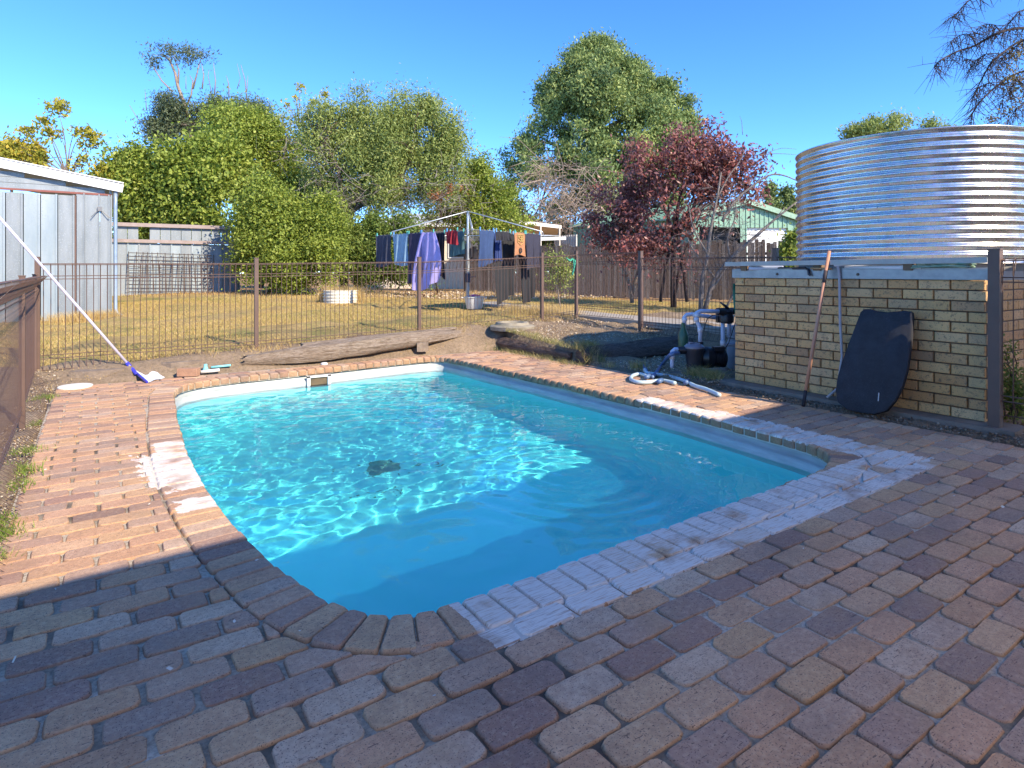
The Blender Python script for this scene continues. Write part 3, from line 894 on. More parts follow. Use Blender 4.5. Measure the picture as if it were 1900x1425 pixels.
m = MB(); m.box((5.73, 2.99, 1.335), (.016, .05, .012)); m.build('tap_handle', PVC, e)

def bodyboard():
    t = thing('body_board', (5.55, 2.6, .02), 'black foam body board standing on its nose against the brick stand', 'body board')
    L = .92
    # outline (y, s): s runs up the board, from the rounded nose to the notched tail
    out = [(2.62, 0.0), (2.52, .008), (2.43, .05), (2.375, .14), (2.335, .26), (2.318, .40), (2.318, .55), (2.325, .70), (2.335, .82), (2.345, .865), (2.40, .872), (2.46, .862),
           (2.54, .850), (2.62, .856), (2.68, .872), (2.735, .868), (2.76, .84), (2.785, .72), (2.82, .56), (2.85, .40), (2.868, .26), (2.865, .14), (2.83, .05), (2.74, .005)]
    bx, tx = 5.43, 5.715; dz = math.sqrt(L * L - (tx - bx) ** 2)
    ex, ez = (tx - bx) / L, dz / L; nx, nz = -ez, ex
    def pt(y, s, d): 
        bow = .03 * math.sin(math.pi * min(1, s / L))
        return (bx + ex * s + nx * (d - bow * 0), y, .02 + ez * s + nz * d)
    m = MB(); n = len(out); cy = sum(o[0] for o in out) / n; cs = sum(o[1] for o in out) / n
    vs = []
    for d, sc_ in ((-.028, .95), (-.018, 1.0), (.018, 1.0), (.028, .94)):
        for y, s in out: vs.append(pt(cy + (y - cy) * sc_, (cs + (s - cs) * (1 - (1 - sc_) * .6)) * 1.057, d))
    fs = [(k * n + i, k * n + (i + 1) % n, (k + 1) * n + (i + 1) % n, (k + 1) * n + i) for k in range(3) for i in range(n)]
    fs += [tuple(range(n))[::-1], tuple(range(3 * n, 4 * n))]
    m.add(vs, fs)
    m.build('foam_deck', plain('board_foam', (.022, .024, .032), (.012, .012, .016), rough=.75, scale=9, speck=(.06, .06, .08), speck_scale=260, bump=.3), t, angle=35)
    m = MB(); c = pt(2.50, .16, .030); m.beam(pt(2.495, .12, .031), pt(2.50, .19, .031), .012, .004, (0, 1, 0)); m.build('leash_plug', WHITE_PAINT, t)
bodyboard()

# ------------------------------------------------------------------ pool fences
FBROWN = plain('fence_brown', (.135, .08, .06), (.11, .066, .05), rough=.55, scale=8, bump=.1)
def fence_line(t, pts, post_h, pitch=.067, wire_h=1.2, side=-1, rails=True, zt=None, skip_first_post=False, skip_last_post=False, post_w=.05, wr=.0041, fl=1.0):
    """pts = [(x, y, z of top rail)]; wires bend out towards `side` at top and bottom"""
    proto = None
    for i in range(len(pts) - 1):
        (x0, y0, t0), (x1, y1, t1) = pts[i], pts[i + 1]
        L = math.hypot(x1 - x0, y1 - y0); ux, uy = (x1 - x0) / L, (y1 - y0) / L; nx, ny = -uy * side, ux * side
        n = int((L - .06) / pitch); k0 = (L - n * pitch) / 2
        H = wire_h
        prof = [(a * fl, b) for a, b in [(.075, -H), (.065, -H + .012), (0, -H + .13), (0, -.14), (.055, -.012), (.045, 0), (0, -.01), (-.002, -.13)]]
        base = MB(); base.tube([(nx * a, ny * a, b) for a, b in prof], wr, 4, cap=False)
        wm = bpy.data.meshes.new('wire'); wm.from_pydata([tuple(v) for v in base.v], [], base.f); wm.materials.append(FBROWN)
        for k in range(n + 1):
            s = k0 + k * pitch; u = s / L
            o = link(bpy.data.objects.new('wire', wm)); o.parent = t
            o.location = Vector((x0 + ux * s, y0 + uy * s, t0 + (t1 - t0) * u)) - t.location
        if rails:
            for a, b in ((.045 * fl, 0), (0, -.012), (0, -.14), (.0, -.175), (.075 * fl, -H), (.0, -H + .12), (0, -H + .16)):
                m = MB(); m.tube([(x0 + ux * .03 + nx * a, y0 + uy * .03 + ny * a, t0 + b), (x1 - ux * .03 + nx * a, y1 - uy * .03 + ny * a, t1 + b)], .0048, 5)
                m.build('rail', FBROWN, t)
    for i, (x, y, z) in enumerate(pts):
        if (i == 0 and skip_first_post) or (i == len(pts) - 1 and skip_last_post): continue
        m = MB(); m.box((x, y, z - wire_h / 2 - .04), (post_w, post_w, post_h), math.atan2(.0, 1)); p = m.build('post', FBROWN, t)
        m = MB(); m.box((x, y, z - wire_h / 2 - .04 + post_h / 2 + .004), (post_w + .008, post_w + .008, .01)); m.build('post_cap', FBROWN, p)
F0, F1, F2, F3, F4, F5, F6 = (-.556, 8.70), (1.765, 8.67), (4.16, 8.67), (6.56, 8.67), (7.36, 8.67), (7.36, 7.05), (7.36, 4.65)
t = thing('pool_fence', (F1[0], F1[1], .14), 'brown looped wire pool fence across the far end between pool and lawn', 'pool fence', 'brown wire pool fence runs')
fence_line(t, [(*F0, 1.325), (*F1, 1.345), (*F2, 1.39), (*F3, 1.50), (*F4, 1.55)], 1.42)
t = thing('pool_gate', (F4[0], (F4[1] + F5[1]) / 2, .35), 'wire pool gate between two taller brown posts beside the concrete path', 'pool gate')
fence_line(t, [(F4[0], F4[1] - .05, 1.555), (F5[0], F5[1] + .05, 1.555)], 1.3, wr=.0042, skip_first_post=True, skip_last_post=True, wire_h=1.1)
t = thing('pool_fence', (F5[0], F5[1], .3), 'brown wire pool fence running from the gate to behind the pump', 'pool fence', 'brown wire pool fence runs')
fence_line(t, [(*F5, 1.46), (*F6, 1.43), (7.36, 4.2, 1.42)], 1.5, wr=.0042, post_w=.06, wire_h=1.2, skip_last_post=True)
t = thing('pool_fence', (-.55, 6.5, 0), 'brown wire pool fence seen nearly end on along the left edge of the paving', 'pool fence', 'brown wire pool fence runs')
fence_line(t, [(-.575, 8.63, 1.19), (-.50, 6.3, 1.185), (-.445, 3.9, 1.18), (-.40, 1.5, 1.17)], 1.30, side=1, post_w=.04, wr=.0017, fl=2.0)
t = thing('pool_fence', (5.70, .6, 0), 'dark wire fence with a square post at the near corner of the tank stand', 'pool fence', 'brown wire pool fence runs')
fence_line(t, [(5.69, 1.765, 1.33), (5.69, -.6, 1.32)], 1.42, post_w=.075, side=1, wire_h=1.2)

# ------------------------------------------------------------------ broom net on its pole
t = thing('pool_leaf_scoop', (.38, 8.1, .1), 'white leaf scoop with blue socket on a long pale pole leaning on the fence', 'leaf scoop')
Bp = G(244, 683, .10); Qp = P(66, 480, 6.62)
m = MB(); m.tube([Bp, Bp.lerp(Qp, .5), Qp, Bp.lerp(Qp, 1.75)], .0155, 10); m.build('pole', plain('pole_alu', (.70, .66, .76), (.62, .58, .68), rough=.35, metal=.2, scale=3, bump=0), t, smooth=True)
m = MB(); hp = G(262, 705, .03); m.tube([Bp.lerp(Qp, .055), Bp, Bp.lerp(hp, .5)], [.021, .023, .018], 10); m.build('socket', plain('blue_plastic', (.05, .05, .52), rough=.35, bump=0), t, smooth=True)
def scoop():
    a, b, c, d = G(240, 681, .11), G(273, 709, .012), G(306, 700, .012), G(292, 691, .05)
    m = MB(); m.beam(a, b, .02, .018); m.build('scoop_edge', MATS['blue_plastic'], t)
    m = MB(); g = 8; vs = []
    for i in range(g + 1):
        for j in range(g + 1):
            u, v = i / g, j / g
            p = a.lerp(b, u).lerp(d.lerp(c, u), v); p = p + Vector((0, 0, -.018 * math.sin(math.pi * u) * math.sin(math.pi * v) + .006 * math.sin(9 * v + 4 * u))); vs.append(p)
    n = len(vs); vs2 = [v + Vector((0, 0, -.004)) for v in vs]
    fs = [(i * (g + 1) + j, i * (g + 1) + j + 1, (i + 1) * (g + 1) + j + 1, (i + 1) * (g + 1) + j) for i in range(g) for j in range(g)]
    m.add(vs, fs); m.add(vs2, [f[::-1] for f in fs])
    m.build('net', plain('net_white', (.82, .82, .84), (.74, .74, .78), rough=.6, scale=10, bump=0), t, smooth=True)
scoop()

# ------------------------------------------------------------------ small things round the paving
m = MB(); m.lathe((-.19, 8.0, .0), [(.155, 0), (.158, .012), (.15, .02), (.03, .022), (0, .022)], 32); o = m.build('access_cover', plain('lid_cream', (.78, .76, .68), (.70, .67, .58), rough=.5, scale=8, bump=.05), angle=30)
props(o, 'round cream access cover lying flat on the far left corner of the paving', 'lid')
vs, fs = brick_shape([(-.115, -.045), (.115, -.045), (.115, .045), (-.115, .045)], np.random.default_rng(1), rad=.006, chip=.001, th=.09, drop=.004)
me = bpy.data.meshes.new('loose_brick'); me.from_pydata([tuple(map(float, v)) for v in vs], [], fs)
me.materials.append(plain('red_brick_loose', (.42, .24, .15), (.34, .19, .12), scale=20, speck=(.2, .12, .08), bump=.4)); o = link(bpy.data.objects.new('loose_brick', me)); p = G(347, 697, .02)
o.location = (p.x + .02, p.y + .05, .10); o.rotation_euler = (0, 0, R(-30)); props(o, 'single tan house brick left at the far edge of the paving beside the scoop', 'brick')
t = thing('pool_vacuum', tuple(G(397, 690, .02)), 'aqua and white pool vacuum head lying near the far edge', 'vacuum head'); AQ = plain('aqua_plastic', (.25, .68, .70), (.2, .6, .64), rough=.4, bump=0)
p = G(397, 690, .02)
for k, (dx, dy, L) in enumerate(((-.06, -.02, .2), (.06, .06, .22))):
    m = MB(); a = Vector((p.x + dx - .08, p.y + dy + .03, .03 + k * .035)); b = a + Vector((L, -.02, .01)); m.tube([a, b], .014 if k else .02, 8); m.build('brush_bar', AQ if k else WHITE_PAINT, t, smooth=True)
m = MB(); m.lathe((p.x - .09, p.y + .02, .02), [(.03, 0), (.032, .04), (.02, .07), (.02, .1), (0, .1)], 12); m.build('hose_socket', AQ, t, angle=35)
m = MB(); p = G(590, 669, .02); m.lathe((p.x, min(p.y, 8.1), .0), [(.045, 0), (.045, .018), (.03, .028), (0, .028)], 16); o = m.build('skimmer_plug', WHITE_PAINT, angle=35); props(o, 'small round white plastic cap on the paving behind the skimmer', 'cap')

WOODG = None
def wood_mat(name, c1, c2, c3, sc_=(1, 1, 1), rot=0.0):
    m, nt, b = new_mat(name); h = N(nt)
    co = h.n('ShaderNodeNewGeometry').outputs['Position']
    v = h.scalevec(co, sc_, (0, 0, rot))
    f = h.noise(v, 6, 6, .7, .4); g = h.noise(v, 22, 4, .7)
    col = h.ramp(f, [(.3, c3), (.48, c2), (.68, c1)])
    col = h.mix(h.ramp(g, [(.38, (.7, .7, .7)), (.5, (0, 0, 0))]), col, c3)
    h.l(col, b.inputs['Base Color']); b.inputs['Roughness'].default_value = .9
    h.l(h.bump(g, .9, .02, h.bump(f, .8, .03)), b.inputs['Normal']); return m
LOG_GREY = wood_mat('weathered_log', (.46, .38, .31), (.33, .25, .18), (.12, .08, .05), (.8, 7, 9))
LOG_DARK = wood_mat('dark_log', (.20, .15, .12), (.14, .10, .08), (.05, .036, .03), (1.2, 9, 9))
def log(name, pts, rx, rz, mat, label, seed, n=14, seg=22, sub=None, rough=.16):
    rn = random.Random(seed); pts = [Vector(p) for p in pts]; m = MB(); vs = []
    ph = [rn.uniform(0, 6) for _ in range(8)]
    for i in range(seg + 1):
        u = i / seg; w = u * (len(pts) - 1); k = min(int(w), len(pts) - 2); c = pts[k].lerp(pts[k + 1], w - k)
        d = (pts[k + 1] - pts[k]).normalized(); sd = Vector((-d.y, d.x, 0)).normalized()
        ax = rx(u) if callable(rx) else rx; az = rz(u) if callable(rz) else rz
        for j in range(n):
            a = 2 * math.pi * j / n
            e = 1 + rough * (math.sin(3 * a + ph[0] + u * 3) * .5 + math.sin(7 * a + ph[1] + 2 * math.sin(u * 5)) * .35 + math.sin(5 * a + u * 14 + ph[2]) * .3) + rn.uniform(-.05, .05)
            vs.append(c + sd * (math.cos(a) * ax * e) + Vector((0, 0, math.sin(a) * az * e)) + d * (rn.uniform(-.05, .05) if i in (0, seg) else 0))
    m.add(vs, [(i * n + j, i * n + (j + 1) % n, (i + 1) * n + (j + 1) % n, (i + 1) * n + j) for i in range(seg) for j in range(n)] + [tuple(range(n))[::-1], tuple(seg * n + j for j in range(n))])
    o = m.build(name, mat, angle=40); props(o, label, 'log', 'old logs edging the garden'); return o
log('weathered_log', [(1.55, 8.33, .10), (2.2, 8.27, .13), (3.2, 8.25, .19), (4.1, 8.33, .235), (4.75, 8.45, .25)], lambda u: .05 + .10 * math.sin(math.pi * min(1, u * .8 + .12)), lambda u: .045 + .075 * math.sin(math.pi * (u * .85 + .08)), LOG_GREY, 'long split weathered grey log lying along the far fence', 3)
log('weathered_log', [(2.3, 8.42, .235), (3.4, 8.42, .29), (4.7, 8.52, .33)], .06, .035, LOG_GREY, 'thin weathered slab lying on top of the split grey log', 5, n=8)
log('dark_log', [(5.38, 6.22, .095), (6.2, 6.12, .12), (7.25, 6.02, .14)], .13, lambda u: .12 + .03 * u, LOG_DARK, 'thick dark log in shade behind the pump holding back the gravel', 7)
log('dark_log', [(5.33, 8.55, .14), (5.35, 8.0, .10), (5.40, 7.2, .07), (5.40, 6.45, .07)], lambda u: .085 - .03 * u, lambda u: .10 - .04 * u, wood_mat('rotten_log', (.30, .20, .14), (.19, .12, .085), (.07, .045, .03), (9, 1, 9)), 'rotten brown log half hidden in grass on the right edge of the paving', 9)
p_ = (5.60, 8.2); z_ = gz(*p_)
m = MB(); m.lathe((p_[0], p_[1], z_ - .03), [(.36, 0), (.37, .06), (.35, .075), (.28, .085), (.26, .125), (.20, .125), (.18, .06), (0, .05)], 30)
o = m.build('concrete_ring', plain('ring_concrete', (.33, .29, .22), (.22, .19, .14), scale=9, bump=.6), angle=45); props(o, 'low round concrete ring set in the gravel near the far corner', 'concrete ring')

# ------------------------------------------------------------------ pump, valve and filter beside the stand
def pump():
    D = 7.25
    t = thing('pool_pump', tuple(P(1305, 688, 7.2)), 'black pool pump with a round strainer pot beside the brick stand', 'pool pump')
    fw = Vector((.5635, .826, 0)); rt = Vector((.826, -.5635, 0))
    c = P(1288, 690, D)
    m = MB(); m.lathe(c, [(.06, 0), (.085, .02), (.095, .12), (.105, .24), (.115, .26), (.115, .285)], 20); m.build('strainer_pot', plain('pot', (.035, .035, .042), rough=.35, bump=0), t, angle=35)
    m = MB(); m.lathe(c + Vector((0, 0, .285)), [(.118, 0), (.118, .02), (.10, .035), (.09, .05), (0, .055)], 20); lid = m.build('lid', plain('lid_grey', (.22, .22, .27), rough=.3, bump=0), t, angle=35)
    for a in (0, 90):
        m = MB(); w = Vector((math.cos(R(a)), math.sin(R(a)), 0)) * .085; m.beam(c + Vector((0, 0, .343)) - w, c + Vector((0, 0, .343)) + w, .014, .016); m.build('lid_rib', MATS['lid_grey'], lid)
    a = P(1300, 662, D + .05); b = P(1322, 664, D + .05); e = P(1347, 665, D + .05)
    m = MB(); m.tube([a, a.lerp(b, .4), b], [.10, .135, .12], 18); m.build('volute', BLACKP, t, angle=40)
    m = MB(); m.tube([b, b.lerp(e, .1), b.lerp(e, .9), e], [.085, .10, .10, .07], 18); mo = m.build('motor', BLACKP, t, angle=40)
    for k in range(7):
        q = b.lerp(e, .15 + k * .11); m = MB(); m.tube([q, q + rt * .006], .108, 18); m.build('fin', BLACKP, mo, angle=40)
    m = MB(); m.box(P(1318, 688, D + .05), (.36, .16, .04), R(-34.3)); m.build('base_foot', BLACKP, t)
    m = MB(); m.box(P(1333, 647, D), (.12, .1, .05), R(-34.3)); m.build('terminal_box', BLACKP, t)
    m = MB(); m.tube([P(1272, 650, D), P(1258, 650, D)], .045, 12); m.build('inlet_collar', BLACKP, t, angle=40)
    m = MB(); m.tube([P(1299, 655, D), P(1299, 634, D)], .038, 12); m.build('outlet_collar', BLACKP, t, angle=40)
    t2 = thing('pool_pipework', tuple(P(1296, 640, 7.2)), 'white plastic pipes rising from the pump to the black valve', 'pipework')
    r = .024
    def run(pts, rad=r, mat=PVC_BLUE, nm='pipe', D_=D):
        m = MB(); m.tube([P(x, y, d if d else D_) for x, y, d in pts], rad, 10); return m.build(nm, mat, t2, smooth=True)
    run([(1262, 648, 0), (1252, 648, 0), (1247, 652, 0), (1247, 675, 0), (1247, 682, 0)])
    run([(1299, 636, 0), (1299, 612, 0), (1297, 604, 0), (1293, 596, 0), (1292, 586, 0), (1293, 580, 0), (1299, 577, 0), (1334, 578, 0)])
    run([(1270, 602, 7.5), (1270, 588, 7.5), (1274, 584, 7.5), (1283, 583, 7.5), (1333, 590, 7.5)])
    for pts in (((1292, 590), (1292, 597)), ((1299, 608), (1299, 616)), ((1247, 660), (1247, 666)), ((1287, 584), (1299, 585)), ((1341, 632), (1341, 641)), ((1270, 590), (1270, 596))):
        run([(*pts[0], 0), (*pts[1], 0)], r * 1.28, PVC, 'coupling')
    run([(1341, 598, 7.35), (1341, 634, 7.35), (1345, 640, 7.35), (1368, 639, 7.35)])
    run([(1353, 598, 7.45), (1353, 622, 7.45)])
    t3 = thing('multiport_valve', tuple(P(1348, 590, 7.3)), 'black multiport valve with a lever on top of the pool pipes', 'valve')
    m = MB(); m.lathe(P(1348, 600, 7.35), [(.06, 0), (.085, .02), (.09, .08), (.075, .12), (.085, .14), (.07, .17), (0, .19)], 16); m.build('valve_body', BLACKP, t3, angle=35)
    m = MB(); m.tube([P(1330, 578, 7.3), P(1346, 578, 7.3)], .045, 12); m.tube([P(1330, 592, 7.4), P(1346, 592, 7.4)], .045, 12); m.tube([P(1350, 577, 7.35), P(1364, 577, 7.35)], .04, 12); m.build('ports', BLACKP, t3, angle=35)
    m = MB(); m.tube([P(1336, 561, 7.3), P(1345, 567, 7.3), P(1352, 574, 7.32)], [.008, .016, .02], 8); m.build('lever', BLACKP, t3, smooth=True)
    m = MB(); fc = P(1367, 688, 7.6); m.lathe(fc, [(.08, 0), (.11, .05), (.12, .22), (.12, .34), (.10, .40), (.12, .42), (.12, .5), (.09, .56), (0, .58)], 20); o = m.build('pool_filter', plain('filter_grey', (.24, .29, .33), (.19, .23, .27), rough=.5, bump=0), angle=35)
    props(o, 'grey cylindrical pool filter tucked behind the corner of the brick stand', 'pool filter')
    m = MB(); g = P(1268, 650, 7.5); m.lathe(g, [(.06, 0), (.065, .02), (.065, .16), (.058, .2), (.03, .27), (.026, .31), (.026, .34)], 16); o = m.build('green_chlorinator', plain('chlor_green', (.035, .12, .06), (.03, .09, .05), rough=.35, bump=0), angle=35)
    props(o, 'dark green bottle shaped chlorinator cell under the left pipe elbow', 'chlorinator')
    m = MB(); m.tube([P(1335, 584, 7.2), P(1322, 585, 7.2), P(1312, 592, 7.2), P(1308, 604, 7.2), P(1306, 614, 7.2)], .006, 6); m.tube([P(1364, 578, 7.2), P(1367, 590, 7.2), P(1360, 612, 7.2), P(1352, 636, 7.2), P(1345, 648, 7.2)], .006, 6)
    m.tube([P(1275, 622, 7.4), P(1284, 620, 7.3), P(1290, 622, 7.25), P(1296, 620, 7.25)], .006, 6)
    o = m.build('power_cable', BLACKP, smooth=True); props(o, 'thin black cables looping between the valve and the pump', 'cable')
    m = MB(); a = P(1362, 526, 6.95); vs = []
    for i in range(9):
        u = i / 8; y = 526 + 72 * u; w = 3.5 + 2.5 * math.sin(u * 3.1) - 3 * u
        for s in (-1, 1):
            for dd in (0, .01): vs.append(P(1363 + 4 * u + s * w, y, 6.95 + .02 * math.sin(7 * u + s) + dd))
    m.add(vs, [f for i in range(8) for f in ((4 * i, 4 * i + 2, 4 * i + 6, 4 * i + 4), (4 * i + 1, 4 * i + 5, 4 * i + 7, 4 * i + 3), (4 * i, 4 * i + 4, 4 * i + 5, 4 * i + 1), (4 * i + 2, 4 * i + 3, 4 * i + 7, 4 * i + 6))])
    o = m.build('green_strap', plain('green_cloth', (.02, .19, .12), (.015, .14, .09), bump=0), smooth=True); props(o, 'green webbing strap hanging down the far corner of the brick stand', 'strap')
pump()
HOSE = plain('hose_aqua', (.48, .62, .66), (.40, .54, .60), rough=.45, scale=12, bump=0)
HOSE_B = plain('hose_blue', (.10, .19, .36), (.08, .15, .30), rough=.45, bump=0)
t = thing('vacuum_hose', tuple(G(1215, 705, .02)), 'pale blue vacuum hose looped on the paving in front of the pump', 'hose')
def smooth_path(pts, k=6):
    pts = [Vector(p) for p in pts]; out = []
    for i in range(len(pts) - 1):
        p0, p1, p2, p3 = pts[max(i - 1, 0)], pts[i], pts[i + 1], pts[min(i + 2, len(pts) - 1)]
        for j in range(k):
            q = j / k; out.append(.5 * ((2 * p1) + (p2 - p0) * q + (2 * p0 - 5 * p1 + 4 * p2 - p3) * q * q + (-p0 + 3 * p1 - 3 * p2 + p3) * q ** 3))
    return out + [pts[-1]]
m = MB(); m.tube(smooth_path([G(1196, 686, .05), G(1201, 692, .04), G(1214, 694, .03), G(1240, 698, .025), G(1268, 706, .025), G(1290, 716, .025), G(1310, 722, .025), G(1335, 733, .02)]), .021, 10); m.build('long_run', HOSE, t, smooth=True)
m = MB(); m.tube(smooth_path([G(1202, 699, .03), G(1188, 694, .025), G(1174, 697, .025), G(1171, 704, .025), G(1184, 709, .025), G(1205, 709, .025), G(1228, 706, .025), G(1253, 711, .025)]), .021, 10); m.build('loop', HOSE, t, smooth=True)
m = MB(); m.tube(smooth_path([P(1259, 655, 7.2), P(1244, 658, 7.1), G(1229, 676, .04), G(1217, 692, .03), G(1210, 700, .03)]), .022, 10); m.build('blue_run', HOSE_B, t, smooth=True)
for a, b in (((1194, 680), (1199, 689)), ((1199, 700), (1205, 697)), ((1222, 708), (1228, 705)), ((1272, 710), (1276, 707))):
    m = MB(); m.tube([G(*a, .04), G(*b, .035)], .026, 10); m.build('cuff', HOSE_B, t, smooth=True)

# ------------------------------------------------------------------ concrete path beyond the gate
m = MB()
ys = np.linspace(3.6, 13.0, 24)
for i in range(len(ys) - 1):
    a, b = ys[i], ys[i + 1]
    for s in (0,):
        z0, z1 = max(gz(7.6, a), gz(8.3, a)) + .035, max(gz(7.6, b), gz(8.3, b)) + .035
        m.add([(7.5, a, z0), (8.35, a, z0), (8.35, b, z1), (7.5, b, z1), (7.5, a, z0 - .1), (8.35, a, z0 - .1), (8.35, b, z1 - .1), (7.5, b, z1 - .1)], [(0, 1, 2, 3), (0, 3, 7, 4), (1, 5, 6, 2), (0, 4, 5, 1), (3, 2, 6, 7)])
o = m.build('path', plain('path_concrete', (.42, .37, .31), (.31, .27, .22), scale=4, bump=.4)); props(o, kind='structure')

# ------------------------------------------------------------------ shed at the left
ZINC = plain('zinc_sheet', (.27, .30, .315), (.20, .23, .245), rough=.55, metal=.35, scale=5, stretch=(1, 1, .25), speck=(.32, .355, .37), speck_scale=60, bump=.15, bump_scale=50)
ZINC2 = plain('zinc_sheet_pale', (.33, .38, .40), (.25, .31, .34), rough=.55, metal=.3, scale=5, stretch=(1, 1, .25), speck=(.25, .30, .33), speck_scale=55, bump=.15, bump_scale=50)
RUST = plain('rust', (.35, .13, .05), (.22, .08, .04), scale=9)
def shed():
    y = 13.9; xr = .30; t = thing('garden_shed', (-1.5, y, .35), 'galvanised sheet metal shed with a white roof edge at the left', 'shed')
    zb, zh = .36, 2.70
    def xs(px): k = (px - 950) / FX; return (k * .826 * y / (1) + .5635 * y) / (.826 - .5635 * k) if False else None
    def X_at(px):
        k = (px - 950) / FX      # l = k d ; Y = -.5635 l + .826 d = y
        d = y / (.826 - .5635 * k); return .826 * k * d + .5635 * d
    m = MB(); m.box((X_at(60) - .3, y + .15, 1.5), (X_at(206) - X_at(-95), .04, 2.3)); m.build('gap_backing', plain('gap_shade', (.03, .03, .03), bump=0), t)  # near-black panel added behind the sheets to darken their gaps
    edges = [X_at(p) for p in (-95, -55, -22, 10, 43, 75, 107, 139)]
    for i in range(len(edges) - 1):
        a, b = edges[i], edges[i + 1]; m = MB()
        m.box(((a + b) / 2, y + .03, (zb + 2.67) / 2 - .02), (b - a - .012, .02, 2.67 - zb + .0))
        m.beam((b - .02, y + .012, zb), (b - .02, y + .012, 2.66), .03, .03, (0, 1, 0))
        o = m.build('door_sheet', (ZINC, ZINC2, ZINC2)[i % 3], t)
    edges = [X_at(p) for p in (141, 157, 185, 203, 208)]
    for i in range(len(edges) - 1):
        a, b = edges[i], edges[i + 1]; m = MB()
        m.box(((a + b) / 2, y + .0, (zb + zh) / 2), (b - a - .008, .03, zh - zb)); m.beam((b - .01, y - .02, zb), (b - .01, y - .02, zh), .02, .03, (0, 1, 0)); m.build('wall_sheet', ZINC, t)
    m = MB(); m.box((X_at(139) + .012, y + .01, 1.5), (.03, .05, 2.3)); m.build('rusty_jamb', plain('jamb', (.16, .09, .07)), t)
    xl, xrr = X_at(-95), X_at(208)
    m = MB(); m.beam((xl, y + .0, 2.70), (xrr, y + .0, 2.70), .05, .035); m.build('door_track', plain('track_red', (.28, .10, .08)), t)
    # gable cladding, ridge far to the left
    sl = (3.13 - 2.84) / (X_at(218) - X_at(0)); x0, x1 = X_at(-120), X_at(214)
    zf = lambda x: 2.84 + (X_at(218) - x) * sl
    m = MB(); n = 7
    for i in range(n):
        za, zb2 = 2.72 + i * .1, 2.72 + (i + 1) * .1 - .006
        xe = min(xrr, X_at(218) - (zb2 - 2.84 + .06) / sl)
        if xe > x0 + .1: m.box(((x0 + xe) / 2, y + .01, (za + zb2) / 2), (xe - x0, .03, zb2 - za))
    m.build('gable_cladding', ZINC, t)
    m = MB(); m.beam((x1 + .12, y - .12, zf(x1 + .12) + .0), (x0, y - .12, zf(x0)), .02, .15); m.beam((x1 + .13, y - .10, zf(x1) + .085), (x0, y - .10, zf(x0) + .085), .10, .02)
    m.build('white_barge', plain('barge_white', (.80, .80, .80), (.74, .74, .74), rough=.4, bump=0), t)
    m = MB(); a, b = Vector((x1 + .10, y - .1, zf(x1 + .1) + .09)), Vector((x0, y - .1, zf(x0) + .09)); 
    m.add([a, b, b + Vector((0, 5, 0)), a + Vector((0, 5, 0)), a + Vector((0, 0, -.03)), b + Vector((0, 0, -.03)), b + Vector((0, 5, -.03)), a + Vector((0, 5, -.03))], [(0, 1, 2, 3), (7, 6, 5, 4), (0, 4, 5, 1), (0, 3, 7, 4), (2, 6, 7, 3), (1, 5, 6, 2)]); m.build('roof', STEEL_ROOF, t)
    m = MB(); m.box((xrr - .02, y + 2.4, (zb + 2.85) / 2), (.03, 4.8, 2.5)); m.build('side_wall', ZINC, t)
    m = MB(); m.box(((x0 + xrr) / 2, y + .08, zb - .03), (xrr - x0, .1, .08)); m.build('sill_rail', plain('sill_rust', (.14, .08, .06)), t)
    m = MB(); xp = X_at(214); m.tube([(xp, y - .05, 2.8), (xp, y - .06, 2.5), (xp, y - .06, .52), (xp + .03, y - .08, .44), (xp + .10, y - .12, .40)], .035, 10); m.build('downpipe', plain('downpipe', (.30, .38, .46), rough=.4, metal=.3, bump=0), t, smooth=True)
    m = MB(); c = Vector((X_at(185), y - .04, 2.42)); m.box(c, (.07, .06, .08)); br = m.build('bracket', plain('bracket', (.2, .2, .2), metal=.6, rough=.5), t)
    for dx in (-.13, .16):
        m = MB(); m.tube([c, c + Vector((dx, -.06, -.16))], .007, 5); m.build('rod', MATS['bracket'], br)
    for xx in (147, 152):
        m = MB(); m.box((X_at(xx), y + .05, zb - .1), (.08, .06, .16)); m.build('stump', plain('stump_rust', (.22, .10, .06)), t)
shed()

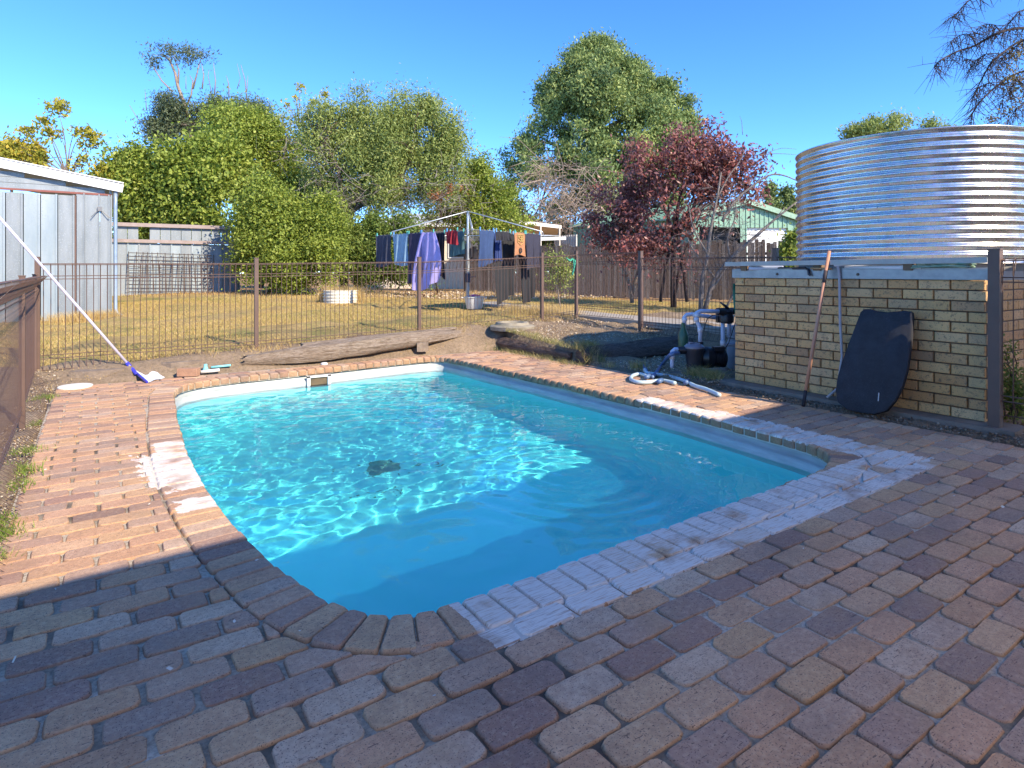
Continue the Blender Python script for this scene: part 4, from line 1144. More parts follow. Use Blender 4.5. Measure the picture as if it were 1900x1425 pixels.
# ------------------------------------------------------------------ steel sheet fence with trees behind, and a rusty mesh leaning on it
def steel_fence():
    y = 19.3; t = thing('sheet_metal_fence', (3, y, .6), 'grey ribbed steel sheet fence with timber rails under the trees', 'fence')
    def X_at(px):
        k = (px - 950) / FX; d = y / (.826 - .5635 * k); return .826 * k * d + .5635 * d
    x = X_at(150); x1 = X_at(445); w = .255; i = 0
    while x < x1:
        zb = .60; zt = 2.02 if i % 9 else 2.0
        m = MB(); m.box((x + w / 2, y, (zb + zt) / 2), (w - .014, .015, zt - zb)); m.beam((x + .01, y - .02, zb), (x + .01, y - .02, zt), .035, .03, (0, 1, 0))
        m.build('fence_sheet', ZINC if i % 2 else ZINC2, t)
        if (X_at(212) < x < X_at(248)) or x > X_at(268):
            m = MB(); m.box((x + w / 2, y + .02, 2.27), (w - .014, .015, .44)); m.build('upper_sheet', ZINC, t)
        x += w; i += 1
    a, b = X_at(150), x1
    m = MB(); m.beam((a, y - .06, 2.07), (b, y - .06, 2.07), .05, .09); m.build('rail', plain('rail_grey', (.36, .29, .27), (.28, .22, .20)), t)
    m = MB(); m.beam((a, y - .06, 2.50), (b, y - .06, 2.52), .05, .10); m.build('rail', MATS['rail_grey'], t)
    for px in (437,):
        m = MB(); m.box((X_at(px), y - .05, 1.5), (.10, .10, 2.0)); m.build('post', MATS['rail_grey'], t)
    t2 = thing('reinforcing_mesh', (3, y - .25, .6), 'rusty steel mesh sheet leaning on the steel fence', 'steel mesh'); rm = plain('rusty_wire', (.10, .07, .06))
    xa, xb = X_at(238) , X_at(392)
    for k in range(15):
        u = k / 14; m = MB(); xx = xa + (xb - xa) * u; m.tube([(xx, y - .38, .62), (xx + .05 * math.sin(k), y - .12, 1.78 - .05 * u)], .009, 4); m.build('bar', rm, t2)
    for k in range(12):
        u = k / 11; m = MB(); z = .72 + 1.03 * u; yy = y - .37 + .24 * u; m.tube([(xa, yy - .01, z), ((xa + xb) / 2, yy - .01, z - .02), (xb, yy - .01, z - .04)], .009, 4); m.build('bar', rm, t2)
steel_fence()

# ------------------------------------------------------------------ paling fence at the back right
def paling_fence():
    a, b = LD(-1.7, 22.3), LD(8.2, 16.2); t = thing('paling_fence', ((a.x + b.x) / 2, (a.y + b.y) / 2, .45), 'old grey timber paling fence behind the clothes line and the red tree', 'fence')
    L = (b - a).length; ux = (b - a).normalized(); ang = math.atan2(ux.y, ux.x); rn = random.Random(3)
    mats = [wood_mat('paling_%s' % n, *c, (9, 9, 1)) for n, c in (('grey', ((.23, .185, .16), (.16, .125, .11), (.06, .045, .04))), ('brown', ((.20, .15, .12), (.13, .095, .078), (.05, .035, .03))), ('pale', ((.29, .25, .23), (.19, .16, .145), (.08, .06, .05))))]
    n = int(L / .098)
    var = {}
    for i in range(n):
        p = a + ux * (i * .098 + .045); h = rn.choice([1.60, 1.64, 1.68, 1.72]); k = (h, rn.randrange(3))
        if k not in var:
            m = MB(); m.prism([(-.046, -.008), (.046, -.008), (.046, .008), (-.046, .008)], 0, h - .0)
            me = bpy.data.meshes.new('paling'); me.from_pydata(m.v, [], m.f); me.materials.append(mats[k[1]]); var[k] = me
        o = link(bpy.data.objects.new('paling', var[k])); o.parent = t
        o.location = Vector((p.x, p.y, .44)) - t.location + Vector((0, 0, rn.uniform(-.02, .02))); o.rotation_euler = (0, rn.gauss(0, .008), ang + rn.gauss(0, .05))
    for z in (.8, 1.75):
        m = MB(); m.beam(a + Vector((0, 0, z)) + Vector((.03, .05, 0)), b + Vector((0, 0, z)) + Vector((.03, .05, 0)), .05, .08); m.build('rail', mats[1], t)
    for k in range(7):
        p = a + ux * (L * k / 6); m = MB(); m.box((p.x + .05, p.y + .1, 1.2), (.1, .1, 1.6), ang); m.build('post', mats[1], t)
paling_fence()

# ------------------------------------------------------------------ buildings beyond
GREEN_W = plain('green_steel', (.18, .34, .25), (.15, .29, .22), rough=.5, scale=2, bump=.05)
GREEN_P = plain('pale_green_steel', (.22, .38, .26), (.19, .34, .235), rough=.45, scale=2, bump=.05)
def ribbed_wall(t, a, b, z0, ztf, n, mat, name='wall_sheet'):
    """wall from a to b in n ribbed sheets; ztf(u) gives the top"""
    for i in range(n):
        u0, u1 = i / n, (i + 1) / n; p, q = a.lerp(b, u0), a.lerp(b, u1); d = (b - a).normalized(); nn = Vector((d.y, -d.x, 0)) * .03; m = MB()
        vs = [(p.x, p.y, z0), (q.x, q.y, z0), (q.x, q.y, ztf(u1)), (p.x, p.y, ztf(u0))]; bk = [(v[0] - nn.x, v[1] - nn.y, v[2]) for v in vs]
        m.add(vs + bk, [(0, 1, 2, 3), (7, 6, 5, 4), (0, 4, 5, 1), (1, 5, 6, 2), (2, 6, 7, 3), (3, 7, 4, 0)])
        e = Vector((q.x, q.y, 0)) - d * .02 + nn * .5
        m.beam((e.x, e.y, z0), (e.x, e.y, ztf(u1) - .01), .04, .03, (nn.x, nn.y, 0)); m.build(name, mat, t)
def green_shed():
    nl, r, fl = P(1285, 400, 24), P(1475, 402, 24.7), P(1064, 416, 28.5); nl.z = r.z = fl.z = 0; ze, zp = 3.42, 4.06
    t = thing('green_shed', tuple((nl + r) / 2 + Vector((0, 0, .5))), 'pale green steel shed with a white roller door behind the paling fence', 'shed')
    ribbed_wall(t, fl, nl, .4, lambda u: ze, 22, GREEN_W)
    zt = lambda u: ze + (zp - ze) * (1 - abs(2 * u - 1))
    d = (r - nl).normalized()
    ribbed_wall(t, nl, nl.lerp(r, .06), .4, lambda u: zt(u * .06), 1, GREEN_P)
    ribbed_wall(t, nl.lerp(r, .46), nl.lerp(r, .52), .4, lambda u: zt(.46 + u * .06) , 1, GREEN_P)
    ribbed_wall(t, nl.lerp(r, .93), r, .4, lambda u: zt(.93 + u * .07), 1, GREEN_P)
    ribbed_wall(t, nl.lerp(r, .06), nl.lerp(r, .46), 3.02, lambda u: zt(.06 + .4 * u), 8, GREEN_P)
    ribbed_wall(t, nl.lerp(r, .52), nl.lerp(r, .93), 3.02, lambda u: zt(.52 + .41 * u), 9, GREEN_P)
    a, b = nl.lerp(r, .52), nl.lerp(r, .93); back = Vector((-d.y, d.x, 0)) * .12
    for k in range(16):
        z = .5 + k * .16; m = MB(); m.beam(a + back + Vector((0, 0, z + .078)), b + back + Vector((0, 0, z + .078)), .03, .15); m.build('roller_slat', WHITE_PAINT, t)
    a, b = nl.lerp(r, .06), nl.lerp(r, .46); m = MB(); m.beam(nl.lerp(r, .03) + back * 5 + Vector((0, 0, 1.95)), nl.lerp(r, .97) + back * 5 + Vector((0, 0, 1.95)), .1, 2.9); m.build('shade_panel', plain('inside_shade', (.03, .03, .03), bump=0), t)  # near-black panel stands in for the shaded inside of the shed
    mid = nl.lerp(r, .5); fr = fl + (r - nl); fm = fl.lerp(fr, .5); o_ = Vector((d.y, -d.x, 0)) * .15
    for e0, e1, nm in ((nl, fl, 'roof'), (r, fr, 'roof')):
        m = MB(); s_ = (e0 - mid).normalized() * .25
        A, B, Cc, Dd = mid + o_ + Vector((0, 0, zp + .05)), e0 + s_ + o_ + Vector((0, 0, ze - .04)), e1 + s_ + Vector((0, 0, ze - .04)), fm + Vector((0, 0, zp + .05))
        dn = Vector((0, 0, -.06)); m.add([A, B, Cc, Dd, A + dn, B + dn, Cc + dn, Dd + dn], [(0, 1, 2, 3), (7, 6, 5, 4), (0, 4, 5, 1), (1, 5, 6, 2), (2, 6, 7, 3), (3, 7, 4, 0)]); m.build(nm, GREEN_P, t)
    for e in (nl, r):
        m = MB(); s_ = (e - mid).normalized() * .25; m.beam(mid + o_ * 1.3 + Vector((0, 0, zp + .0)), e + s_ + o_ * 1.3 + Vector((0, 0, ze - .07)), .03, .2); m.build('barge_board', plain('barge_green', (.30, .46, .33), bump=0), t)
green_shed()
def cream_house():
    a, b = P(700, 455, 27), P(912, 450, 27); a.z = b.z = 0
    t = thing('cream_house', tuple(a.lerp(b, .5)), 'cream neighbouring house with a white roof edge seen through the trees', 'house')
    d = (b - a).normalized(); bk = Vector((-d.y, d.x, 0)) * 5; cw = plain('cream_wall', (.74, .64, .50), (.66, .57, .45), rough=.7, bump=.05)
    m = MB(); vs = [a, b, b + bk, a + bk]; m.add([v + Vector((0, 0, .4)) for v in vs] + [v + Vector((0, 0, 3.3)) for v in vs], [(3, 2, 1, 0), (4, 5, 6, 7), (0, 1, 5, 4), (1, 2, 6, 5), (2, 3, 7, 6), (3, 0, 4, 7)]); m.build('wall', cw, t)
    for u in (.25, .62):
        p = a.lerp(b, u) - bk.normalized() * .02; m = MB(); m.beam(p + Vector((0, 0, 2.3)), p + d * 1.0 + Vector((0, 0, 2.3)), .05, .9); f = m.build('window', WHITE_PAINT, t)
        m = MB(); p2 = p - bk.normalized() * .03; m.beam(p2 + d * .06 + Vector((0, 0, 2.3)), p2 + d * .94 + Vector((0, 0, 2.3)), .03, .78); m.build('pane', MATS['dark_glass'], f)
    m = MB(); o_ = bk.normalized() * -.5; m.add([a + o_ + Vector((0, 0, 3.35)), b + o_ + Vector((0, 0, 3.35)), b + bk + Vector((0, 0, 4.3)), a + bk + Vector((0, 0, 4.3)), a + o_ + Vector((0, 0, 3.27)), b + o_ + Vector((0, 0, 3.27)), b + bk + Vector((0, 0, 4.2)), a + bk + Vector((0, 0, 4.2))], [(0, 1, 2, 3), (7, 6, 5, 4), (0, 4, 5, 1), (1, 5, 6, 2), (2, 6, 7, 3), (3, 7, 4, 0)]); m.build('roof', STEEL_ROOF, t)
    m = MB(); m.beam(a + o_ * 1.1 + Vector((0, 0, 3.3)), b + o_ * 1.1 + Vector((0, 0, 3.3)), .06, .18); m.build('gutter', WHITE_PAINT, t)
    t = thing('carport', tuple(P(975, 450, 24)), 'open carport with a flat cream roof beside the cream house', 'carport')
    A, B, Cc, Dd = P(893, 400, 22.5), P(1042, 417, 24.5), P(1030, 420, 30), P(905, 420, 30)
    zt = 3.15
    A.z, B.z, Cc.z, Dd.z = 3.32, 3.12, 3.12, 3.3; dn = Vector((0, 0, -.14))
    m = MB(); m.add([A, B, Cc, Dd, A + dn, B + dn, Cc + dn, Dd + dn], [(0, 1, 2, 3), (7, 6, 5, 4), (0, 4, 5, 1), (1, 5, 6, 2), (2, 6, 7, 3), (3, 7, 4, 0)]); m.build('roof', plain('cream_sheet', (.72, .66, .56), (.64, .58, .49), bump=0), t)
    for u in (.1, .45, .72, .97):
        p = A.lerp(B, u); m = MB(); m.box((p.x, p.y, 1.75), (.06, .06, 2.75)); m.build('post', plain('cream_post', (.62, .57, .48), bump=0), t)
    a, b = P(1028, 445, 25), P(1070, 445, 24); a.z = b.z = 0
    t = thing('sheet_screen', tuple(a.lerp(b, .5)), 'pale corrugated screen between the carport and the green shed', 'screen')
    ribbed_wall(t, a, b, .5, lambda u: 2.72, 10, plain('pale_screen', (.62, .57, .50), bump=0))
    m = MB(); m.beam(P(930, 446, 22.0), P(1050, 442, 22.0), .1, .12); o = m.build('white_beam', WHITE_PAINT); props(o, 'long low white beam behind the clothes line', 'beam')  # plain white beam for the pale strip behind the washing
cream_house()

# ------------------------------------------------------------------ clothes hoist and washing
HD = 13.7
def hoist():
    base = LD((868 - 950) / FX * HD, HD); gzv = gz(base.x, base.y)
    t = thing('clothes_hoist', (base.x, base.y, gzv), 'tall galvanised rotary clothes hoist with four arms standing on the lawn', 'clothes line')
    zt, za = 2.60, 2.05; rt = Vector((.826, -.5635, 0)); fw = Vector((.5635, .826, 0)); b = Vector((base.x, base.y, 0))
    HM = plain('hoist_steel', (.50, .54, .56), (.40, .44, .46), rough=.4, metal=.5, bump=0)
    m = MB(); m.tube([b + Vector((0, 0, gzv)), b + Vector((0, 0, 1.55))], .038, 10); m.build('lower_post', HM, t, angle=40)
    m = MB(); m.tube([b + Vector((0, 0, 1.45)), b + Vector((0, 0, zt))], .027, 10); m.build('upper_post', HM, t, angle=40)
    m = MB(); m.tube([b + Vector((0, 0, 1.0)), b + Vector((0, 0, 1.2))], .06, 10); m.tube([b + Vector((.0, 0, 1.1)), b + rt * .18 + Vector((0, 0, 1.14))], .012, 6); m.build('winder', plain('winder', (.12, .12, .16), bump=0), t, angle=40)
    tips = {}
    for nm, v in (('L', -rt * 2.08), ('R', rt * 2.05), ('F', -fw * 2.05 + rt * .25), ('B', fw * 2.05)):
        tip = b + v + Vector((0, 0, za)); tips[nm] = tip
        m = MB(); m.tube([b + Vector((0, 0, za)), tip], .014, 8); a = m.build('arm', HM, t, smooth=True)
        k = b + v * .82 + Vector((0, 0, za + .09)); m = MB(); m.tube([b + Vector((0, 0, zt)), k, b + v * .83 + Vector((0, 0, za))], .013, 8); m.build('brace', HM, t, smooth=True)
    for u in (1, .8, .6, .4):
        for p, q in (('L', 'F'), ('F', 'R'), ('R', 'B'), ('B', 'L')):
            c = b + Vector((0, 0, za)); m = MB(); m.tube([c.lerp(tips[p], u), c.lerp(tips[q], u)], .003, 4); m.build('line', plain('line_wire', (.45, .45, .45), bump=0), t)
    return tips, b, za
TIPS, HB, HZ = hoist()
def cloth_mat(nm, c, rough=.85): return plain('cloth_' + nm, c, tuple(k * .82 for k in c), rough=rough, scale=10, bump=.1, bump_scale=200)
def line_pt(seg, u, ring=1.0):
    c = HB + Vector((0, 0, HZ)); return c.lerp(TIPS[seg[0]], ring).lerp(c.lerp(TIPS[seg[1]], ring), u)
def u_for_px(seg, px, ring=1.0):
    lo, hi = 0.0, 1.0
    f = lambda u: shot(*line_pt(seg, u, ring))[0] - px
    s = 1 if f(hi) > f(lo) else -1
    for _ in range(30):
        mid = (lo + hi) / 2
        if f(mid) * s > 0: hi = mid
        else: lo = mid
    return (lo + hi) / 2
def garment(name, seg, x0, x1, drop, col, label, cat, ring=1.0, folds=5, amp=.03, shape=None, seed=0, belly=0.0, group='washing on the clothes hoist', nm=None):
    rn = random.Random(seed); a, b = line_pt(seg, u_for_px(seg, x0, ring), ring), line_pt(seg, u_for_px(seg, x1, ring), ring)
    d = (b - a).normalized(); nrm = Vector((-d.y, d.x, 0)); nx, nz = 22, 18; ph = [rn.uniform(0, 6) for _ in range(4)]
    vs = []; W = (b - a).length
    for k, off in ((0, .002), (1, -.002)):
        for i in range(nz + 1):
            v = i / nz
            for j in range(nx + 1):
                u = j / nx; uu = u if shape is None else shape(u, v)
                dr = drop * (1 + .07 * math.sin(3.1 * u + ph[0]) + belly * math.sin(math.pi * u))
                w = amp * (.25 + v) * (math.sin(folds * 2 * math.pi * u + ph[1] + v * 1.5) + .5 * math.sin(folds * 4.3 * u + ph[2]))
                uu = .5 + (uu - .5) * (1 - .10 * math.sin(math.pi * v)) 
                p = a + d * (W * uu) + nrm * (w + off) + Vector((0, 0, .012 - dr * v - .02 * math.sin(math.pi * 4 * u) ** 2 * (1 - v)))
                vs.append(p)
    n = (nx + 1) * (nz + 1); fs = []
    for i in range(nz):
        for j in range(nx):
            q = (i * (nx + 1) + j, i * (nx + 1) + j + 1, (i + 1) * (nx + 1) + j + 1, (i + 1) * (nx + 1) + j)
            fs.append(q); fs.append(tuple(n + k for k in q[::-1]))
    t = thing(name, tuple((a + b) / 2), label, cat, group)
    m = MB(); m.add(vs, fs); m.build('fabric', cloth_mat(nm or name, col), t, smooth=True)
    for u in (.06, .94):
        p = a + d * (W * u); m = MB(); m.box((p.x, p.y, p.z + .02), (.022, .022, .075)); m.build('peg', plain('peg_' + rn.choice(['red', 'green', 'blue']), rn.choice([(.6, .05, .08), (.08, .45, .4), (.1, .3, .6)]), bump=0), t)
    return t, a, b, d, nrm
LF, FR = ('L', 'F'), ('F', 'R')
garment('dark_shirt', LF, 698, 727, .68, (.055, .06, .09), 'charcoal shirt at the far left of the washing line', 'shirt', seed=1, folds=4)
garment('pale_blue_shirt', LF, 729, 757, .66, (.26, .42, .55), 'pale blue shirt pegged between two dark garments', 'shirt', seed=2, folds=3)
garment('plum_trousers', LF, 757, 784, 1.0, (.045, .035, .075), 'dark plum trousers hanging beside the lavender sheet', 'trousers', seed=3, folds=2, nm='plum')
garment('lavender_sheet', LF, 779, 806, 1.08, (.44, .38, .74), 'long lavender sheet bagging out below the line', 'sheet', seed=4, folds=3, amp=.05, belly=.1, shape=lambda u, v: .5 + (u - .5) * (1 + 1.1 * math.sin(math.pi * v * .78)) - .22 * v, nm='lavender')
garment('black_jacket', LF, 803, 826, .95, (.02, .02, .028), 'black jacket hanging behind the lavender sheet', 'jacket', ring=.8, seed=5, nm='jacket')
garment('dark_shorts', LF, 700, 720, .75, (.03, .03, .04), 'dark shorts on the inner line behind the charcoal shirt', 'shorts', ring=.8, seed=15, nm='shorts')
garment('red_swimsuit', LF, 828, 850, .28, (.35, .02, .03), 'small red and black swimsuit hanging left of the hoist post', 'swimsuit', seed=6, folds=4, nm='red')
garment('teal_bag', LF, 834, 862, .50, (.08, .17, .18), 'teal bag with black straps hanging left of the hoist post', 'bag', ring=.8, seed=7, amp=.015, nm='teal')
garment('navy_shirt', FR, 889, 917, .68, (.03, .065, .16), 'navy blue shirt hanging right of the hoist post', 'shirt', seed=8, folds=2, nm='navy')
garment('black_briefs', FR, 919, 948, .20, (.02, .02, .028), 'black underwear pegged between the navy shirt and the orange towel', 'underwear', seed=9, nm='briefs')
t, a, b, d, nrm = garment('orange_towel', FR, 954, 975, .50, (.42, .19, .09), 'narrow orange brown towel printed with a yellow emblem', 'towel', seed=10, amp=.008, folds=1, nm='orange')
def towel_print(t, a, b, d, nrm):
    cr = plain('print_yellow', (.62, .45, .14), bump=0); gr = plain('print_grey', (.05, .045, .045), bump=0)
    W = (b - a).length; side = -1 if (a - Vector((0, 0, 0))).dot(nrm) > 0 else 1
    o = nrm * (.022 * side); c = (a + b) / 2 + o
    def pt(x, z): return c + d * x + Vector((0, 0, z))
    s_ = [(.03, -.08), (.0, -.065), (-.04, -.08), (-.04, -.11), (0, -.125), (.025, -.14), (.02, -.17), (-.02, -.18), (-.045, -.165)]
    b_ = [(.0, -.07), (0, -.18), (.035, -.18), (.05, -.155), (.035, -.128), (.0, -.125), (.04, -.118), (.045, -.09), (.03, -.07), (0, -.07)]
    m = MB(); m.tube([pt(x - .012, z) for x, z in s_], .008, 5); m.tube([pt(x + .02, z) for x, z in b_], .008, 5); m.build('letter', cr, t)
    m = MB(); m.tube([pt(-.09, -.04), pt(-.09, -.2), pt(0, -.25), pt(.09, -.2), pt(.09, -.04), pt(-.09, -.04)], .006, 5); m.build('shield_outline', cr, t)
    m = MB(); m.tube([pt(.035 * math.cos(k * .5236), -.37 + .05 * math.sin(k * .5236)) for k in range(13)], .012, 5); m.build('ring_print', gr, t)
towel_print(t, a, b, d, nrm)
garment('pinstripe_dress', FR, 974, 1003, .78, (.035, .035, .06), 'dark pinstriped dress at the right end of the washing', 'dress', seed=11, folds=7, nm='stripe')
garment('blue_shirt', FR, 916, 930, .62, (.03, .06, .20), 'small bright blue shirt partly behind the navy shirt', 'shirt', ring=.8, seed=12, nm='blue')
garment('grey_trousers', FR, 905, 955, 1.42, (.022, .023, .026), 'dark grey trousers hanging low behind the navy shirt', 'trousers', ring=.78, seed=13, folds=3, shape=lambda u, v: .5 + (u - .5) * (1 - .35 * v) + .12 * v, nm='grey')
garment('grey_trousers', FR, 955, 992, 1.42, (.02, .022, .027), 'dark grey trousers hanging low behind the pinstriped dress', 'trousers', ring=.78, seed=14, folds=3, shape=lambda u, v: .5 + (u - .5) * (1 - .4 * v) + .15 * v, nm='grey2')

p = LD((880 - 950) / FX * 13.2, 13.2); zg = gz(p.x, p.y)
t = thing('laundry_basket', (p.x, p.y, zg), 'white plastic laundry basket on the grass at the foot of the hoist', 'basket')
m = MB(); m.lathe((p.x, p.y, zg), [(.15, 0), (.17, .02), (.215, .24), (.235, .25), (.235, .265), (.205, .262), (.16, .04), (0, .04)], 26); m.build('tub', WHITE_PAINT, t, angle=35)
m = MB()
for a in (0, 180):
    c = Vector((p.x + .235 * math.cos(R(a - 34)), p.y + .235 * math.sin(R(a - 34)), zg + .25)); m.box(c, (.07, .12, .02), R(a - 34))
m.build('rim_handle', WHITE_PAINT, t)
rn = random.Random(2); m = MB(); vs = []
for i in range(9):
    for j in range(12):
        a = j / 12 * 6.283; r_ = .13 * i / 8; vs.append((p.x + r_ * math.cos(a) * 1.1, p.y + r_ * math.sin(a), zg + .315 - .5 * r_ ** 1.1 * .5 + rn.uniform(-.012, .012)))
m.add(vs, [(i * 12 + j, i * 12 + (j + 1) % 12, (i + 1) * 12 + (j + 1) % 12, (i + 1) * 12 + j) for i in range(8) for j in range(12)])
o = m.build('pink_cloth', plain('pink', (.75, .06, .35), bump=0), smooth=True); props(o, 'bright pink cloth heaped in the white laundry basket', 'cloth')

# ------------------------------------------------------------------ white ringed planter with dry grass
p = P(632, 560, 14.6); zg = gz(p.x, p.y); PL = (p.x, p.y, zg)
t = thing('planter_ring', PL, 'white ribbed planter ring overgrown with tall dry grass on the lawn', 'planter')
m = MB(); pr = []
for k in range(13): pr.append((.40 + .018 * math.cos(k * math.pi / 1.5), .025 * k))
m.lathe(PL, pr + [(.36, .30), (0, .26)], 36); m.build('ribbed_wall', plain('planter_white', (.74, .70, .58), (.66, .61, .50), rough=.6, bump=.1), t, smooth=True)

# ------------------------------------------------------------------ grass and litter
def blades(name, spots, mat, parent=None, seed=0, label=None, cat=None):
    """spots: arrays x, y, z, height, lean, width, tint -> curved two-piece blades"""
    r2 = np.random.default_rng(seed)
    x, y, z, hh, lean, w, tint = [np.asarray(k, float) for k in spots]; n = len(x)
    a = r2.uniform(0, 2 * np.pi, n); b = r2.uniform(0, 2 * np.pi, n)
    wx, wy = np.cos(b) * w / 2, np.sin(b) * w / 2; lx, ly = np.cos(a) * lean, np.sin(a) * lean
    V = np.stack([np.c_[x - wx, y - wy, z], np.c_[x + wx, y + wy, z],
                  np.c_[x + wx * .7 + lx * .35, y + wy * .7 + ly * .35, z + hh * .6], np.c_[x - wx * .7 + lx * .35, y - wy * .7 + ly * .35, z + hh * .6],
                  np.c_[x + lx, y + ly, z + hh]], 1).reshape(-1, 3)
    k = np.arange(n)[:, None] * 5
    T = np.concatenate([k + [[0, 1, 2]], k + [[0, 2, 3]], k + [[3, 2, 4]]], 1).reshape(-1, 3)
    o = fast_mesh(name, V, T, mat, parent, tint=np.repeat(tint, 3), tris=True)
    return props(o, label, cat, kind='stuff')
DRY = leaf_material('dry_grass', [(0, (.48, .33, .12)), (.5, (.62, .43, .16)), (.8, (.72, .56, .28)), (1, (.36, .21, .09))], .2, .8)
LAWN = leaf_material('lawn_grass', [(0, (.50, .35, .13)), (.3, (.66, .46, .18)), (.58, (.44, .35, .11)), (.74, (.74, .55, .28)), (.88, (.28, .28, .06)), (1, (.18, .22, .04))], .25, .8)
FRESH = leaf_material('green_grass', [(0, (.13, .22, .03)), (.5, (.20, .30, .05)), (.8, (.30, .36, .08)), (1, (.48, .42, .17))], .35, .6)
def scatter(n, seed, xr, yr, keep):
    r2 = np.random.default_rng(seed); x = r2.uniform(*xr, n); y = r2.uniform(*yr, n); k = keep(x, y); return x[k], y[k], r2
def patchy(x, y, s=1.0, seed=0):
    r2 = np.random.default_rng(seed); v = np.zeros_like(x)
    for i in range(14):
        k = r2.uniform(.4, 3.5) * s; a = r2.uniform(0, 6.28); v += np.sin(k * (x * np.cos(a) + y * np.sin(a)) + r2.uniform(0, 6.28))
    return v / 14 ** .5
x, y, r2 = scatter(330000, 1, (-3.2, 13), (8.75, 17), lambda x, y: (x + 3.2) > (y - 8.7) * .0)
pt = patchy(x, y, 1, 3); hh = .018 + .022 * r2.random(len(x)) + .018 * np.clip(pt, 0, 1.5)
k = (r2.random(len(x)) < .50 + .45 * pt) & ~((x > 7.42) & (x < 8.42) & (y < 13))
blades('lawn', (x[k], y[k], ground_z(x[k], y[k]) - .012, hh[k], hh[k] * .9, .006 + 0 * x[k], np.clip(.35 + .22 * pt[k] + r2.normal(0, .2, k.sum()), 0, .999)), LAWN, seed=2)
# straw along fences, terrace and pump bed
x, y, r2 = scatter(60000, 5, (-.62, 7.4), (3, 8.9), lambda x, y: ((y > 8.2) & (y < 8.85)) | ((x > 5.45) & (y > 6.3)) | ((x < -.37) & (y > 3.2)))
pt = patchy(x, y, 2, 5); k = r2.random(len(x)) < .28 + .25 * pt
hh = .01 + .02 * r2.random(len(x))
blades('straw', (x[k], y[k], ground_z(x[k], y[k]) - .005, hh[k], .05 * r2.random(k.sum()), .005 + 0 * x[k], r2.random(k.sum())), DRY, seed=6)
def tuft(cx, cy, n, spread, h_, seed, z=None, lean=.6):
    r2 = np.random.default_rng(seed); x = r2.normal(cx, spread, n); y = r2.normal(cy, spread, n); zz = ground_z(x, y) if z is None else np.full(n, z)
    hh = h_ * (.4 + .6 * r2.random(n)); return x, y, zz - .01, hh, hh * lean * (.4 + r2.random(n)), np.full(n, .005), r2.random(n)
def cat(l): return [np.concatenate([np.asarray(a[i], float) for a in l]) for i in range(7)]
g = []
for i, (px, py, n, s_, h_) in enumerate(((82, 738, 260, .07, .09), (80, 775, 150, .05, .07), (62, 835, 260, .07, .08), (45, 880, 380, .07, .09), (30, 905, 200, .06, .07), (15, 990, 520, .07, .12), (30, 960, 240, .05, .07), (-10, 1040, 500, .06, .13), (20, 870, 160, .08, .06))):
    q = G(px, py, 0); g.append(tuft(min(q.x, -.40), q.y, int(n * .8), s_ * .8, h_ * .7, 40 + i))
blades('green_tufts', cat(g), FRESH, seed=9)
g = []
for i in range(46):
    u = i / 45; g.append(tuft(5.33 + .10 * math.sin(i * 2.3), 8.7 - 2.6 * u, 60, .07, .05 + .07 * (math.sin(i * 1.7) ** 2), 80 + i, lean=1.1))
for i in range(16): g.append(tuft(5.44 + .02 * i % .2, 6.35 - .02 * i, 50, .06, .15, 130 + i, lean=.7))
g.append(tuft(5.55, 5.35, 160, .06, .16, 150)); g.append(tuft(5.42, 5.7, 60, .05, .1, 151))
for i in range(18): g.append(tuft(5.7 + .12 * math.sin(i * 3.1), 4.32 + .05 * i % .4, 60, .05, .15, 170 + i, lean=1.1))
blades('edge_grass', cat([tuple(a) for a in g]), leaf_material('edge_grass', [(0, (.24, .26, .07)), (.4, (.42, .34, .14)), (.7, (.55, .45, .22)), (.9, (.20, .24, .06)), (1, (.12, .16, .04))], .3, .7), seed=10)
g = []
for i in range(40):
    a = i / 40 * 6.283; g.append(tuft(PL[0] + .45 * math.cos(a) * (1 if i % 3 else .5), PL[1] + .45 * math.sin(a), 90, .09, .50 if math.cos(a - .97) > -.1 else .06, 300 + i, lean=.5))
blades('planter_grass', cat(g), DRY, seed=12)
# long dry grass at the foot of the fences and behind the hoist
g = []; rn = random.Random(8)
for i in range(150):
    px = rn.uniform(215, 1070); d_ = rn.uniform(15.5, 18.5) if px < 700 else rn.uniform(16, 21); q = LD((px - 950) / FX * d_, d_); g.append(tuft(q.x, q.y, 60, .22, rn.uniform(.06, .28) if px > 690 else .1, 500 + i, lean=.7))
for i in range(40):
    q = LD(rn.uniform(-.3, 1.3), rn.uniform(11.6, 13.2)); g.append(tuft(q.x, q.y, 70, .12, .22, 700 + i, lean=.8))
for i in range(30):
    g.append(tuft(rn.uniform(.2, 7.3), 8.65 + rn.uniform(-.12, .1), 70, .1, .12, 760 + i, lean=.9))
for i in range(26): g.append(tuft(rn.uniform(-.8, .35), 13.7 + rn.uniform(-.3, .1), 80, .12, .22, 800 + i, lean=.7))
blades('long_grass', cat(g), DRY, seed=13)

